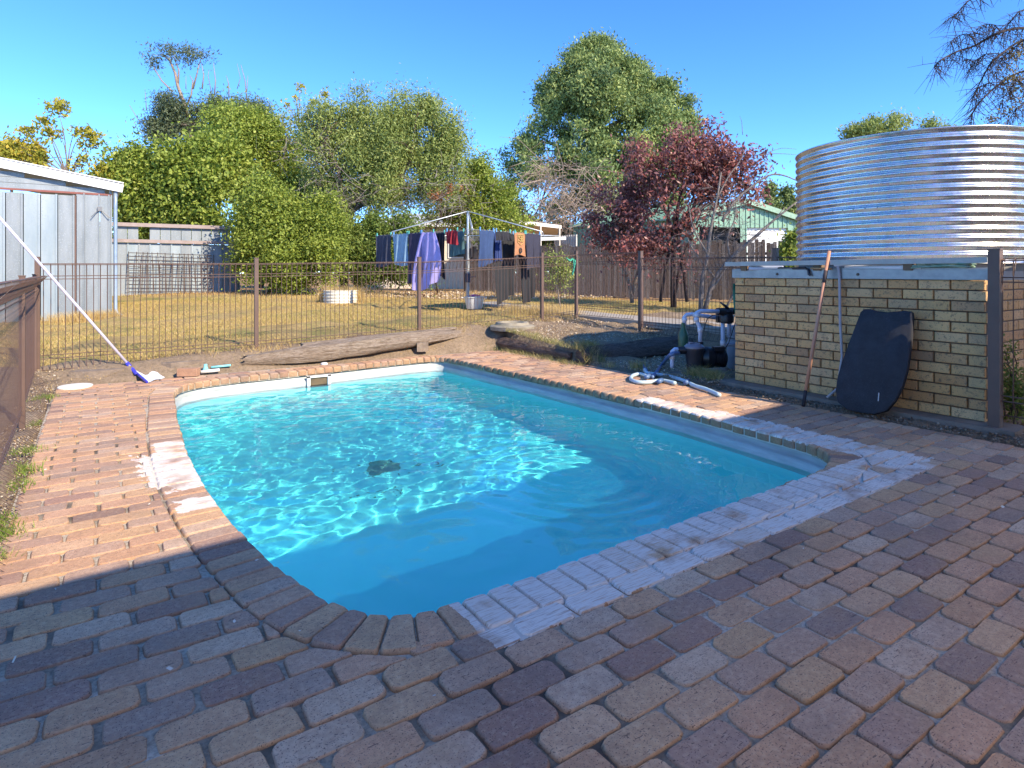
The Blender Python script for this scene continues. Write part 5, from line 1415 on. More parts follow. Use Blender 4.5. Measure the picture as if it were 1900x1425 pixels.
def chips(name, x, y, z, size, mat, seed, zspread=.004):
    r2 = np.random.default_rng(seed); n = len(x); a = r2.uniform(0, 6.28, n); l = size * r2.uniform(.5, 1.5, n); w = l * r2.uniform(.3, .8, n)
    ca, sa = np.cos(a), np.sin(a); t1, t2 = r2.normal(0, .3, n) * l, r2.normal(0, .3, n) * l
    zc = z + .004 + zspread * r2.random(n) + np.abs(t1) + np.abs(t2)
    V = np.stack([np.c_[x + ca * l, y + sa * l, zc + t1], np.c_[x - sa * w, y + ca * w, zc + t2], np.c_[x - ca * l, y - sa * l, zc - t1], np.c_[x + sa * w, y - ca * w, zc - t2]], 1).reshape(-1, 3)
    o = fast_mesh(name, V, np.arange(4 * n).reshape(-1, 4), mat, tint=r2.random(n)); return props(o, kind='stuff')
LITTER = leaf_material('leaf_litter', [(0, (.60, .50, .36)), (.35, (.42, .27, .13)), (.6, (.70, .62, .50)), (.8, (.20, .12, .07)), (1, (.50, .36, .2))], .1, .8)
LITTER_D = leaf_material('old_litter', [(0, (.30, .24, .17)), (.35, (.20, .13, .08)), (.6, (.38, .32, .25)), (.8, (.10, .065, .045)), (1, (.24, .17, .1))], .1, .8)
x, y, r2 = scatter(26000, 11, (5.4, 7.4), (4.2, 8.9), lambda x, y: (y > 6.2) | (x < 6.8)); k = r2.random(len(x)) < .55
chips('gravel_litter', x[k], y[k], ground_z(x[k], y[k]), .010, LITTER, 12)
x, y, r2 = scatter(5200, 13, (5.30, 5.62), (.3, 4.4), lambda x, y: x > 5.36); chips('bed_litter', x, y, ground_z(x, y) - .004, .009, LITTER_D, 14, .012)
x, y, r2 = scatter(5200, 15, (5.3, 7.6), (-.4, 1.75), lambda x, y: x > 5.36); chips('bed_litter', x, y, ground_z(x, y) - .004, .014, LITTER_D, 16, .02)
x, y, r2 = scatter(3600, 17, (-.62, -.34), (3, 8.7), lambda x, y: x < 9); chips('edge_litter', x, y, ground_z(x, y), .007, LITTER, 18, .006)
x, y, r2 = scatter(900, 19, (-.34, 5.36), (0, 8.1), lambda x, y: ~inside_poly(x, y, LOOP)); w = r2.random(len(x)) < .12 + .5 * sstep(2.5, 6, x) * sstep(3, 6, y) + .25 * (x < .4) * (y > 4)
chips('paving_litter', x[w], y[w], 0 * x[w] + .002, .007, plain('pale_chips', (.75, .70, .60), bump=0), 20)
x, y, r2 = scatter(9000, 21, (5, 15), (14, 19), lambda x, y: (y + x * .55) > 19.2); chips('lawn_litter', x, y, ground_z(x, y), .03, LITTER, 22, .02)
# broken slabs and stones in the dirt strip
rn = random.Random(6)
for i, (px, py, w, dd, h_, lab) in enumerate(((185, 690, .62, .30, .05, 'flat cracked concrete slab half buried under the scoop pole'), (330, 672, .5, .25, .06, 'flat broken concrete slab in the dirt beside the split log'), (845, 634, .18, .14, .09, 'pale stone between the grey log and the rotten log'), (790, 652, .2, .1, .04, 'small flat stone below the right end of the grey log'))):
    q = G(px, py, .07); pts = []
    for k in range(9):
        a = k / 9 * 6.283; r_ = rn.uniform(.8, 1.1); pts.append((q.x + w / 2 * math.cos(a) * r_, min(q.y, 8.35) + .1 + dd / 2 * math.sin(a) * r_))
    zz = gz(q.x, 8.4); m = MB(); m.prism(pts, zz - .12, zz - .01 + h_ * .6); o = m.build('stone' if i > 1 else 'broken_slab', plain('slab_dirty', (.30, .23, .17), (.17, .13, .10), scale=9, bump=.8, bump_dist=.02), angle=30); props(o, lab, 'stone')

# ------------------------------------------------------------------ trees
BARK = wood_mat('bark_brown', (.20, .14, .10), (.13, .09, .065), (.05, .035, .03), (5, 5, 1))
BARK_G = wood_mat('bark_grey', (.34, .29, .25), (.24, .20, .17), (.10, .08, .07), (5, 5, 1))
BARK_P = wood_mat('bark_pale', (.44, .36, .30), (.34, .25, .19), (.16, .11, .08), (5, 5, 1))
BARK_D = wood_mat('bark_dark', (.10, .07, .06), (.07, .045, .04), (.03, .02, .02), (5, 5, 1))
def crown(t, lobes, d, clumps, per, cr, leaf, mat, seed, aspect=2.2, droop=0.0, up=.35, name='crown', spread_d=1.0, flat=1.0, fill=.42, tw=.5, zmin=None):
    """lobes: (px, py, rx_px, ry_px[, depth offset m]) at d metres; returns the clump centres"""
    r2 = np.random.default_rng(seed); L = []
    for lb in lobes:
        px, py, rx, ry = lb[:4]; dd = d + (lb[4] if len(lb) > 4 else 0); c = P(px, py, dd); k = dd / FX
        L.append((c.x, c.y, c.z, rx * k, ry * k, max(rx, ry) * k * .85 * spread_d))
    L = np.array(L); w = L[:, 3] * L[:, 4]; w = w / w.sum(); idx = r2.choice(len(L), clumps, p=w)
    # every lobe is broken into smaller bulges; leaf clumps sit on the bulges
    ns = max(len(L) * 5, int(clumps / 14)); si = r2.choice(len(L), ns, p=w); sv = r2.normal(size=(ns, 3)); sv /= np.linalg.norm(sv, axis=1, keepdims=True)
    sv *= (r2.random(ns) ** fill * (1 + .10 * r2.normal(size=ns)))[:, None] * .86
    def place(Lc, v):
        lat, dep = v[:, 0] * Lc[:, 3], v[:, 1] * Lc[:, 5]
        return np.c_[Lc[:, 0] + .826 * lat + .5635 * dep, Lc[:, 1] - .5635 * lat + .826 * dep, Lc[:, 2] + v[:, 2] * Lc[:, 4]]
    sc_c = place(L[si], sv); sr = np.minimum(L[si][:, 3], L[si][:, 4]) * (.28 + .34 * r2.random(ns)); sr = np.maximum(sr, cr * .5)
    idx = r2.choice(ns, clumps, p=sr ** 2 / (sr ** 2).sum()); v = r2.normal(size=(clumps, 3)); v[:, 2] += .25; v /= np.linalg.norm(v, axis=1, keepdims=True)
    outw = v.copy(); v = v * (r2.random(clumps) ** .3)[:, None]
    cen = sc_c[idx] + v * sr[idx][:, None]; stint = np.clip(r2.normal(.5, .22, ns), 0, 1)[idx]
    if zmin is not None: kp = cen[:, 2] > zmin; cen, outw, stint = cen[kp], outw[kp], stint[kp]
    clumps = len(cen)
    ct = np.clip(.55 * stint + .45 * r2.random(clumps), 0, 1); size = cr * (.6 + .8 * r2.random(clumps))
    ii = np.repeat(np.arange(clumps), per); n = len(ii)
    o = r2.normal(size=(n, 3)); o *= (size[ii] * .55)[:, None]; o[:, 2] *= flat; o[:, 2] -= droop * np.abs(o[:, 2])
    pos = cen[ii] + o
    ax = r2.normal(size=(n, 3)); ax[:, 2] -= droop * 2; ax /= np.linalg.norm(ax, axis=1, keepdims=True)
    nr = r2.normal(size=(n, 3)) * .8 + np.array([0, 0, up * 2]) + outw[ii] * 1.1; sd = np.cross(nr, ax); sd /= np.linalg.norm(sd, axis=1, keepdims=True) + 1e-9
    l = leaf * (.6 + .8 * r2.random(n)); w_ = l / aspect
    a = ax * (l / 2)[:, None]; b = sd * (w_ / 2)[:, None]
    V = np.stack([pos - a, pos + b - a * .1, pos + a, pos - b - a * .1], 1).reshape(-1, 3)
    tint = np.clip(ct[ii] * tw + (1 - tw) * r2.random(n), 0, .999)
    o = fast_mesh(name, V, np.arange(4 * n).reshape(-1, 4), mat, t, tint=tint); props(o, kind='stuff')
    return cen
def limb_path(a, b, rn, sag=.12, k=5):
    a, b = Vector(a), Vector(b); L = (b - a).length; w = Vector((rn.gauss(0, 1), rn.gauss(0, 1), rn.gauss(0, .5))) * L * sag
    return [a.lerp(b, i / k) + w * math.sin(math.pi * i / k) + Vector((0, 0, L * .10 * math.sin(math.pi * i / k))) for i in range(k + 1)]
def branches(t, base, fork, cen, n, r0, mat, seed, thin=.012, trunk_pts=None):
    rn = random.Random(seed); m = MB(); base, fork = Vector(base), Vector(fork)
    pts = trunk_pts or limb_path(base, fork, rn, .05)
    m.tube(pts, [r0 * (1 - .35 * i / (len(pts) - 1)) for i in range(len(pts))], 9); m.build('trunk', mat, t, smooth=True)
    m = MB(); cc = [Vector(c) for c in cen]; rn.shuffle(cc); mains = []
    for c in cc[:max(4, n // 9)]:
        e = fork.lerp(c, rn.uniform(.55, .8)); p = limb_path(fork, e, rn); m.tube(p, [r0 * .5 * (1 - .6 * i / 5) for i in range(6)], 6, cap=False); mains += p[2:]
    for c in cc[:n]:
        a = min(mains, key=lambda q: (q - c).length + (0 if q.z < c.z + .3 else 1)); p = limb_path(a, c, rn, .1, 4); m.tube(p, [max(thin, r0 * .16) * (1 - .75 * i / 4) + .003 for i in range(5)], 4, cap=False)
    m.build('limbs', mat, t, smooth=True)
def twigs(t, region, d, n, length, mat, seed, r=.008, name='bare_twigs', bias=(0, 0, .3), dd=1.0):
    rn = random.Random(seed); m = MB()
    for i in range(n):
        px, py, rx, ry = rn.choice(region); a = rn.uniform(0, 6.28); q = math.sqrt(rn.random()); c = P(px + rx * q * math.cos(a), py + ry * q * math.sin(a), d + rn.uniform(-dd, dd))
        v = Vector((rn.gauss(0, 1), rn.gauss(0, 1), rn.gauss(0, .7))).normalized() + Vector(bias); v = v.normalized() * length * rn.uniform(.5, 1.4); bend = Vector((rn.gauss(0, .25), rn.gauss(0, .25), rn.gauss(0, .25))) * length
        m.tube([c, c + v * .5 + bend, c + v + bend * .3], [r, r * .7, r * .25], 3, cap=False)
    o = m.build(name, mat, t); props(o, kind='stuff')
def tree(name, label, px, d, cat='tree', group='trees and shrubs behind the yard'):
    b = LD((px - 950) / FX * d, d); b.z = gz(b.x, b.y); return thing(name, tuple(b), label, cat, group), b

LM_BRIGHT = leaf_material('leaf_bright', [(0, (.05, .09, .02)), (.3, (.18, .25, .04)), (.6, (.34, .41, .07)), (.85, (.50, .53, .13)), (1, (.66, .62, .24))], .4)
LM_MID = leaf_material('leaf_mid', [(0, (.07, .13, .03)), (.5, (.18, .25, .05)), (1, (.36, .38, .10))], .35)
LM_OLIVE = leaf_material('leaf_olive', [(0, (.10, .15, .045)), (.45, (.28, .34, .09)), (.8, (.44, .48, .15)), (1, (.60, .60, .26))], .35)
LM_SHRUB = leaf_material('leaf_shrub', [(0, (.06, .10, .02)), (.35, (.22, .29, .045)), (.7, (.38, .44, .08)), (1, (.60, .60, .16))], .4)
LM_EUC = leaf_material('leaf_gum', [(0, (.06, .09, .045)), (.5, (.13, .17, .085)), (1, (.26, .28, .16))], .3)
LM_CON = leaf_material('leaf_conifer', [(0, (.035, .07, .035)), (.35, (.14, .21, .075)), (.65, (.32, .39, .12)), (1, (.56, .57, .20))], .3, .6)
LM_RED = leaf_material('leaf_red', [(0, (.10, .045, .04)), (.4, (.23, .10, .085)), (.65, (.38, .17, .145)), (.8, (.50, .13, .11)), (.92, (.60, .36, .30)), (1, (.40, .30, .16))], .3, .4)
LM_YEL = leaf_material('leaf_yellow', [(0, (.20, .24, .04)), (.5, (.40, .37, .05)), (.8, (.60, .42, .06)), (1, (.60, .30, .12))], .4)

t, b = tree('broadleaf_tree', 'wide bright green leafy tree rising behind the sheet metal fence', 320, 20.5)
cen = crown(t, [(215, 345, 38, 40), (250, 335, 55, 55), (330, 320, 75, 62), (400, 320, 60, 60), (270, 400, 55, 42), (340, 405, 60, 40), (405, 400, 45, 48), (300, 360, 90, 60)], 20.2, 1500, 56, .42, .135, LM_BRIGHT, 1, 1.9, up=.5)
branches(t, b, P(325, 400, 20.5), cen, 90, .16, BARK, 1)
t, b = tree('green_tree', 'tall mid green tree between the broadleaf tree and the olive tree', 480, 23)
cen = crown(t, [(430, 260, 50, 55), (480, 250, 55, 50), (530, 300, 45, 60), (450, 330, 60, 60), (520, 240, 30, 30), (560, 360, 50, 60)], 22.5, 1300, 56, .42, .11, LM_SHRUB, 2, 2.0)
branches(t, b, P(480, 400, 23), cen, 80, .17, BARK, 2)
twigs(t, [(440, 340, 90, 60), (560, 300, 40, 90)], 21.8, 160, .9, BARK_G, 21, .012)
t, b = tree('green_shrub', 'dense yellow green shrub filling the corner beside the sheet metal fence', 500, 17)
cen = crown(t, [(470, 420, 42, 55), (520, 430, 55, 55), (575, 430, 45, 55), (450, 470, 25, 45), (545, 480, 55, 50), (605, 470, 35, 60), (500, 505, 50, 32), (560, 520, 45, 22), (490, 370, 40, 40), (610, 400, 30, 40)], 16.9, 1700, 56, .30, .082, LM_SHRUB, 3, 1.9, zmin=.5)
branches(t, b, P(520, 470, 17), cen, 70, .06, BARK_D, 3)
t, b = tree('gum_tree', 'tall straggly gum tree with two small leaf tufts high on bare stems', 360, 27)
lob = [(310, 215, 34, 34), (345, 195, 42, 24), (300, 240, 28, 20), (395, 205, 42, 24), (430, 195, 40, 18), (465, 215, 35, 26), (340, 240, 40, 22), (500, 225, 26, 26)]
cen = crown(t, lob, 27, 800, 46, .42, .13, LM_EUC, 4, 3.4, .3, fill=.5)
cen2 = crown(t, [(288, 95, 20, 9), (312, 94, 22, 12), (330, 106, 14, 8), (352, 98, 20, 9), (376, 103, 18, 10), (358, 116, 10, 8), (280, 116, 10, 10), (300, 112, 16, 8)], 27, 120, 17, .34, .13, LM_EUC, 5, 3.2, .3, name='top_tuft')
branches(t, b, P(352, 235, 27), cen, 80, .16, BARK_P, 4, trunk_pts=[Vector(b), P(375, 420, 27), P(362, 300, 27), P(352, 228, 27)])
m = MB()
for pp, r_ in ((((352, 232), (343, 195), (330, 160), (325, 135), (315, 112), (300, 100)), .10), (((330, 160), (332, 130), (322, 105)), .05), (((358, 165), (366, 135), (372, 110)), .045), (((345, 200), (355, 175), (358, 150), (352, 140)), .05), (((320, 170), (300, 150), (288, 130), (280, 115)), .04),
               (((375, 165), (378, 140), (374, 118)), .035), (((398, 175), (400, 150), (396, 118)), .035), (((425, 180), (424, 155), (420, 140)), .03), (((458, 185), (455, 150), (447, 120)), .03), (((458, 170), (460, 140)), .02), (((440, 165), (446, 145), (440, 118)), .018), (((305, 262), (280, 245), (255, 220), (240, 195)), .03), (((272, 205), (270, 180), (269, 165)), .02), (((425, 235), (420, 200), (417, 178)), .05), (((345, 165), (345, 140)), .02), (((478, 195), (482, 178)), .02), (((392, 170), (386, 140), (388, 130)), .02)):
    q = [P(x, y, 27) for x, y in pp]; m.tube(q, [r_ * (1 - .7 * i / (len(q) - 1)) for i in range(len(q))], 5)
m.build('bare_stems', BARK_P, t, smooth=True)
t, b = tree('olive_tree', 'broad dusty olive green tree with grey twigs behind the planter', 640, 19.5)
cen = crown(t, [(580, 215, 40, 38), (620, 225, 45, 42), (680, 215, 45, 38), (735, 210, 45, 40), (790, 215, 40, 42), (830, 245, 38, 42), (600, 280, 45, 50), (670, 290, 65, 55), (745, 280, 65, 60), (815, 300, 50, 50), (640, 350, 45, 45), (720, 360, 60, 40), (790, 360, 45, 35), (590, 340, 30, 40)], 19.5, 2300, 54, .38, .10, LM_OLIVE, 6, 3.2, .25, up=.4)
branches(t, b, P(640, 400, 19.5), cen, 130, .15, BARK, 6, trunk_pts=[Vector(b), P(630, 480, 19.5), P(640, 440, 19.5), P(652, 395, 19.5)])
twigs(t, [(640, 350, 60, 50), (690, 380, 80, 50), (600, 310, 30, 60), (780, 370, 70, 40), (830, 350, 50, 40)], 18.6, 260, .7, BARK_G, 22, .010, bias=(0, 0, -.1))
t, b = tree('understorey_hedge', 'low dark green hedge under the olive tree', 660, 18.2, 'hedge')
cen = crown(t, [(600, 470, 40, 50), (625, 415, 30, 35), (690, 410, 40, 25), (640, 450, 40, 40), (690, 450, 40, 40), (650, 500, 50, 30), (700, 500, 50, 30), (740, 430, 40, 30), (760, 500, 60, 25), (720, 470, 50, 35)], 18.2, 1250, 56, .28, .085, LM_MID, 7, 1.9, zmin=.5)
branches(t, b, P(660, 480, 18.2), cen, 40, .07, BARK_D, 7)
t, b = tree('apple_tree', 'thin light green tree between the olive tree and the big conifer', 900, 22)
cen = crown(t, [(885, 320, 32, 30), (915, 335, 30, 35), (870, 370, 45, 35), (930, 370, 30, 40), (900, 410, 55, 30), (840, 390, 40, 30), (790, 400, 40, 20), (960, 410, 30, 30)], 22, 800, 42, .34, .10, LM_SHRUB, 8, 1.9)
branches(t, b, P(895, 400, 22), cen, 90, .10, BARK_G, 8)
twigs(t, [(820, 370, 50, 50), (880, 380, 50, 50)], 21.5, 160, .8, BARK_G, 23, .010)
t, b = tree('big_conifer', 'very large broad cone shaped conifer towering over the red tree', 1115, 32)
def conifer(t, b, d, seed):
    rn = np.random.default_rng(seed)
    prof = [(68, 1078, 1128), (90, 1048, 1165), (120, 1030, 1205), (150, 998, 1240), (180, 985, 1285), (210, 968, 1305), (240, 950, 1308), (270, 925, 1300), (300, 918, 1295), (340, 918, 1290), (380, 930, 1280), (430, 950, 1260)]
    lobes = []
    for i in range(210):
        k = rn.random() ** .8 * (len(prof) - 1.01); j = int(k); u = k - j; y = prof[j][0] * (1 - u) + prof[j + 1][0] * u
        l = prof[j][1] * (1 - u) + prof[j + 1][1] * u; r = prof[j][2] * (1 - u) + prof[j + 1][2] * u; hw = (r - l) / 2; c = (l + r) / 2
        a = rn.uniform(-1, 1); s = 14 + 12 * rn.random(); x = c + a * (hw - s * .35); dep = -math.sqrt(max(0, 1 - a * a)) * hw * d / FX * rn.uniform(.3, 1)
        lobes.append((x, y + 20, s * 1.15, s, dep + 3.2))
    lobes += [(1102, 84, 22, 18, 2), (1080, 100, 20, 18, 2), (1126, 102, 22, 18, 2), (1062, 122, 24, 20, 1.5), (1148, 126, 26, 22, 1.5), (1105, 125, 34, 26, .5), (1040, 150, 26, 22, 1.5), (1180, 155, 30, 24, 1.5), (1110, 165, 50, 30, -.5), (1235, 170, 28, 20, 1.5), (1275, 195, 24, 18, 2)] * 3
    cen = crown(t, lobes, d, 5200, 42, .46, .19, LM_CON, seed, 2.6, .35, up=.2, flat=1.0, fill=.6, tw=.75)
    return cen
cen = conifer(t, b, 32, 9)
branches(t, b, P(1110, 250, 33.5), cen, 150, .35, BARK_G, 9, trunk_pts=[Vector(b), P(1112, 400, 34.5), P(1110, 250, 34.5), P(1100, 100, 35)])
twigs(t, [(1060, 350, 70, 50), (1090, 380, 50, 40), (1040, 400, 40, 30), (1020, 330, 40, 40)], 29.0, 380, 1.7, BARK_P, 24, .018, bias=(-.2, 0, -.35))
t, b = tree('red_leaved_tree', 'tree with dark red leaves and several dark stems before the paling fence', 1250, 14.4)
RL = [(1245, 258, 48, 26), (1310, 262, 45, 26), (1190, 290, 45, 32), (1265, 300, 60, 36), (1345, 300, 48, 32), (1395, 305, 36, 28), (1422, 322, 20, 18), (1235, 350, 60, 36), (1315, 345, 50, 30), (1385, 345, 30, 24), (1312, 226, 12, 14), (1205, 400, 55, 38), (1270, 405, 50, 32), (1160, 320, 30, 34), (1340, 385, 22, 22), (1225, 450, 55, 30), (1290, 440, 25, 20), (1180, 470, 35, 22), (1255, 490, 30, 20)]
cen = crown(t, RL + [(1300, 300, 40, 35), (1325, 320, 35, 35), (1290, 350, 30, 30)], 14.2, 980, 16, .27, .10, LM_RED, 10, 2.3, .35, tw=.45, fill=.5)
branches(t, b, P(1252, 440, 14.3), cen, 150, .075, BARK_D, 10, thin=.009)
m = MB()
for pp, r_ in ((((1225, 560), (1235, 500), (1245, 440), (1240, 380)), .04), (((1275, 560), (1268, 500), (1255, 430), (1262, 350)), .045), (((1250, 560), (1262, 490), (1290, 420), (1320, 350)), .035)):
    m.tube([P(x, y, 14.3) for x, y in pp], [r_, r_ * .85, r_ * .6, r_ * .35], 7)
m.build('side_stems', BARK_D, t, smooth=True)
t, b = tree('red_leaved_tree', 'smaller red leaved tree on a pale forked trunk beside the gate', 1173, 15.2)
cen = crown(t, [(1130, 375, 35, 34), (1115, 415, 30, 28), (1160, 400, 35, 35), (1150, 450, 45, 25), (1120, 440, 25, 20), (1190, 440, 30, 28), (1190, 360, 35, 35)], 15.2, 420, 20, .28, .095, LM_RED, 11, 2.3, .35, tw=.6)
m = MB()
for pp, r_ in ((((1173, 562), (1170, 535), (1158, 500), (1148, 470), (1140, 430)), .055), (((1173, 545), (1182, 510), (1192, 475), (1195, 430)), .045), (((1160, 505), (1150, 480), (1165, 440)), .03)):
    q = [P(x, y, 15.2) for x, y in pp]; m.tube(q, [r_ * (1 - .6 * i / (len(q) - 1)) for i in range(len(q))], 8)
m.build('trunk', BARK_P, t, smooth=True)
branches_c = [Vector(c) for c in cen]; rn = random.Random(5); m = MB()
for c in branches_c[:70]:
    m.tube(limb_path(P(1150 + rn.uniform(-5, 45), 445, 15.2), c, rn, .1, 4), [.02, .015, .011, .008, .004], 4, cap=False)
m.build('limbs', BARK_G, t, smooth=True)
t, b = tree('bare_tree', 'grey leafless tree with long slanting branches left of the tank', 1315, 13.2)
m = MB(); BP = ((((1300, 580), (1303, 520), (1312, 480), (1318, 430), (1330, 370), (1338, 320)), .06), (((1308, 575), (1325, 520), (1355, 480), (1400, 440), (1440, 405), (1478, 375)), .055), (((1320, 540), (1345, 500), (1375, 465), (1420, 425), (1456, 385)), .03), (((1340, 410), (1362, 375), (1390, 350), (1425, 326), (1452, 325), (1478, 335)), .035),
     (((1318, 480), (1300, 450), (1285, 420), (1278, 380)), .03), (((1355, 480), (1350, 440), (1365, 400), (1362, 350)), .025), (((1330, 520), (1290, 470), (1275, 440)), .028), (((1400, 288), (1440, 285), (1478, 287)), .010), (((1425, 283), (1450, 275), (1478, 277)), .008), (((1378, 250), (1376, 225), (1372, 215)), .008), (((1345, 575), (1370, 530), (1400, 480)), .03), (((1330, 370), (1350, 330), (1372, 300), (1385, 270)), .02))
for pp, r_ in BP:
    q = [P(x, y, 13.2) for x, y in pp]; m.tube(smooth_path(q, 3), [r_ * (1 - .7 * i / (3 * (len(q) - 1))) for i in range(3 * (len(q) - 1) + 1)], 6)
m.build('trunk', BARK_G, t, smooth=True)
twigs(t, [(1330, 430, 50, 60), (1380, 440, 50, 40), (1350, 370, 40, 40), (1310, 500, 30, 40)], 13.2, 260, .38, BARK_G, 25, .005, bias=(0, 0, .2), dd=.4)
for px, w, lab in ((1432, 26, 'small dark conifer left of its twin beyond the green shed'), (1462, 28, 'small dark conifer touching the tank edge beyond the green shed')):
    t, b = tree('small_conifer', lab, px, 48)
    lobes = [(px, 348 + i * 13, w * (.15 + .16 * i), 11) for i in range(6)]
    cen = crown(t, lobes, 48, 260, 30, .45, .25, LM_CON, px, 2.4, .3); branches(t, b, P(px, 400, 48), cen, 20, .15, BARK_D, px)
t, b = tree('yellowing_tree', 'sparse yellow green tree whose top shows above the tank', 1650, 30)
cen = crown(t, [(1590, 250, 25, 14), (1620, 240, 30, 18), (1660, 232, 30, 18), (1680, 222, 14, 12), (1640, 255, 60, 20), (1735, 238, 22, 13), (1760, 245, 18, 12), (1700, 262, 60, 16)], 30, 420, 30, .36, .16, LM_OLIVE, 13, 2.8, .2)
branches(t, b, P(1650, 330, 30), cen, 90, .2, BARK_G, 13)
t, b = tree('young_yellow_tree', 'sparse young tree with yellow leaf tufts above the shed roof', 120, 18)
YC = [(105, 198, 16, 9), (78, 228, 14, 7), (92, 240, 14, 5), (110, 243, 6, 5), (46, 245, 14, 8), (30, 268, 18, 10), (10, 270, 16, 9), (68, 262, 12, 7), (98, 266, 6, 6), (148, 224, 8, 4), (155, 244, 14, 6), (175, 252, 14, 8), (165, 267, 14, 4), (118, 290, 10, 6), (148, 298, 12, 8), (142, 312, 10, 6), (25, 285, 30, 10), (62, 290, 22, 12), (10, 292, 20, 10), (70, 305, 20, 6)]
cen = crown(t, YC, 18, 190, 16, .20, .13, LM_YEL, 14, 2.2, .4, spread_d=.8)
m = MB()
for x, y, *_ in YC: m.tube(limb_path(P(125, 330, 18), P(x, y + 4, 18), random.Random(x), .04), [.028, .022, .016, .012, .008, .005], 5)
m.tube([Vector(b), P(128, 420, 18), P(125, 328, 18)], [.06, .05, .03], 7); m.build('trunk', BARK_G, t, smooth=True)
t, b = tree('yellow_shrub', 'bushy yellow green shrub showing over the left end of the shed roof', 30, 19.5)
cen = crown(t, [(15, 285, 30, 18), (50, 300, 35, 18), (-20, 290, 30, 20), (200, 330, 14, 12), (190, 318, 10, 8)], 19.5, 150, 50, .3, .12, LM_YEL, 15, 2.0)
branches(t, b, P(20, 340, 19.5), cen, 20, .06, BARK, 15)
t, b = tree('autumn_sapling', 'sapling with a few orange leaves rising behind the olive tree', 555, 24)
cen = crown(t, [(558, 160, 5, 4), (549, 166, 4, 3), (551, 183, 8, 5), (566, 175, 5, 3), (533, 194, 8, 4), (602, 177, 6, 4), (585, 190, 8, 4)], 24, 22, 16, .14, .12, LM_YEL, 16, 2)
m = MB()
for c in cen[:14]: m.tube(limb_path(P(555, 240, 24), Vector(c), random.Random(3), .05), [.02, .016, .012, .01, .008, .005], 4)
m.tube([Vector(b), P(556, 400, 24), P(555, 238, 24)], [.06, .05, .02], 6); m.build('trunk', BARK_G, t, smooth=True)
t, b = tree('orange_shrub', 'small shrub with rusty orange leaves below the olive tree crown', 812, 20.5, 'shrub')
cen = crown(t, [(812, 365, 12, 8), (835, 350, 6, 5), (860, 350, 5, 4)], 18.6, 14, 22, .16, .09, leaf_material('leaf_orange', [(0, (.30, .10, .04)), (1, (.50, .22, .08))], .3), 17, 2.2)
branches(t, b, P(820, 400, 18.6), cen, 16, .03, BARK, 17)
# overhanging bare tree at the top right
b = LD(12.2, 9.6); b.z = gz(b.x, b.y)
t = thing('overhanging_tree', tuple(b), 'nearly leafless dark tree reaching in over the tank from the right', 'tree', 'trees and shrubs behind the yard')
m = MB(); rn = random.Random(12); ends = []
fork = P(2080, 150, 9.8)
m.tube([Vector(b), P(2200, 350, 9.8), fork], [.2, .16, .11], 9); m.build('trunk', BARK_D, t, smooth=True)
MAIN = [(((2080, 150), (1960, 60), (1900, 52), (1850, 62), (1810, 84), (1775, 96), (1745, 112), (1733, 125)), .030), (((2080, 150), (1960, 70), (1900, 74), (1858, 100), (1838, 118), (1815, 160), (1806, 180)), .026), (((2080, 170), (1960, 130), (1900, 132), (1860, 152), (1822, 185), (1804, 212), (1802, 237)), .024),
        (((2080, 140), (1960, 20), (1900, 18), (1875, 40), (1860, 62)), .016), (((2080, 130), (1960, -30), (1850, -20), (1800, 0), (1778, 22), (1765, 32)), .016), (((1900, 74), (1880, 90), (1860, 110), (1845, 140)), .012), (((2080, 200), (1960, 160), (1900, 145), (1870, 170), (1855, 195)), .016), (((1858, 62), (1845, 47), (1825, 46), (1800, 62)), .010), (((1810, 84), (1800, 66), (1780, 66), (1765, 78)), .009), (((1860, 100), (1830, 100), (1810, 112), (1790, 110)), .009), (((1860, 152), (1830, 155), (1812, 165)), .008), (((2080, 220), (1960, 210), (1910, 190), (1885, 205), (1870, 225)), .014)]
m = MB()
for pp, r_ in MAIN:
    q = smooth_path([P(x, y, 9.8 + .25 * math.sin(i * 1.9 + r_ * 400)) for i, (x, y) in enumerate(pp)], 4); n = len(q); m.tube(q, [r_ * (1 - .75 * i / (n - 1)) for i in range(n)], 5)
    for i in range(3, n):
        if q[i].x < 30:
            for _ in range(4):
                v = Vector((rn.gauss(-.25, .6), rn.gauss(0, .6), rn.gauss(-.55, .6))).normalized() * rn.uniform(.12, .42); k = Vector((rn.gauss(0, .04), rn.gauss(0, .04), -.04))
                m.tube([q[i], q[i] + v * .5 + k, q[i] + v + k * 2.5], [.0055, .004, .002], 3, cap=False)
                if rn.random() < .8:
                    w = q[i] + v * .5 + k; v2 = Vector((rn.gauss(0, .6), rn.gauss(0, .6), rn.gauss(-.4, .6))).normalized() * rn.uniform(.08, .22); m.tube([w, w + v2], [.0035, .0015], 3, cap=False)
m.build('limbs', BARK_D, t, smooth=True)
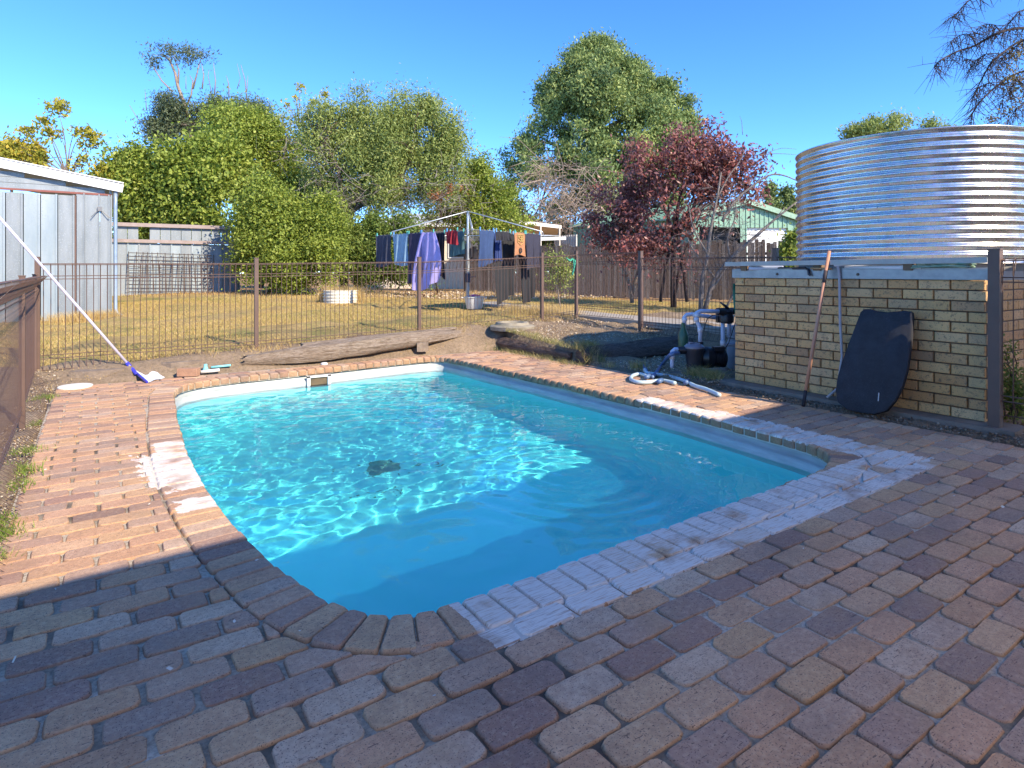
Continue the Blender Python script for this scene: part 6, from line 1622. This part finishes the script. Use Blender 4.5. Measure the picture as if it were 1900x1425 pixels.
crown(t, [(1885, 95, 14, 18), (1870, 130, 14, 14), (1890, 175, 14, 30), (1865, 215, 18, 14), (1840, 222, 10, 10), (1895, 225, 20, 14), (1880, 150, 20, 12)], 9.9, 130, 9, .13, .045, leaf_material('leaf_brown', [(0, (.10, .07, .03)), (.5, (.24, .20, .07)), (1, (.38, .24, .10))], .3), 18, 2.0, .3, name='last_leaves')
# shrubs near the tank and right hand corner
t, b = tree('laurel_shrub', 'small green shrub between the paling fence and the tank', 1462, 11.5, 'shrub')
cen = crown(t, [(1462, 470, 14, 24), (1455, 500, 12, 20), (1470, 445, 8, 12)], 11.5, 70, 30, .14, .08, LM_SHRUB, 19, 1.8)
branches(t, b, P(1462, 500, 11.5), cen, 30, .02, BARK, 19)
t, b = tree('weedy_creeper', 'green weeds climbing beside the dark post at the near end of the stand', 1880, 4.85, 'weeds', None)
cen = crown(t, [(1875, 700, 18, 40), (1890, 730, 20, 40), (1880, 760, 25, 20), (1870, 650, 8, 20)], 4.9, 110, 16, .07, .028, LM_MID, 20, 1.8, zmin=.0)
branches(t, b, P(1880, 760, 4.85), cen, 40, .006, BARK, 20, thin=.002)
t, b = tree('fence_creeper', 'leafy creeper with a green hose tangled on the fence near the gate', 1040, 13.5, 'creeper', None)
cen = crown(t, [(1030, 500, 25, 26), (1050, 490, 20, 24), (1010, 520, 25, 20), (1045, 525, 30, 20)], 13.8, 110, 20, .17, .06, LM_OLIVE, 30, 2.4)
branches(t, b, P(1035, 530, 13.8), cen, 60, .015, BARK_G, 30, thin=.005)
pipe_thing('green_hose', smooth_path([P(1050, 478, 11.2), P(1058, 484, 11.2), P(1063, 480, 11.25), P(1065, 495, 11.2), P(1062, 510, 11.2), P(1067, 484, 11.25), P(1055, 482, 11.2)]), .014, plain('jade_hose', (.05, .40, .25), bump=0), 'jade green hose looped over the fence left of the gate', 'hose')
# far treeline closing the view
b = LD(0, 60); t = thing('distant_treeline', tuple(b), 'hazy line of distant trees low behind the houses', 'trees')
crown(t, [(x, 470 - 14 * math.sin(x * .013) - 8 * math.sin(x * .041), 60, 26, 6 * math.sin(x)) for x in range(-500, 2600, 55)], 70, 2600, 22, 1.6, .8, LM_MID, 33, 1.8, name='foliage')
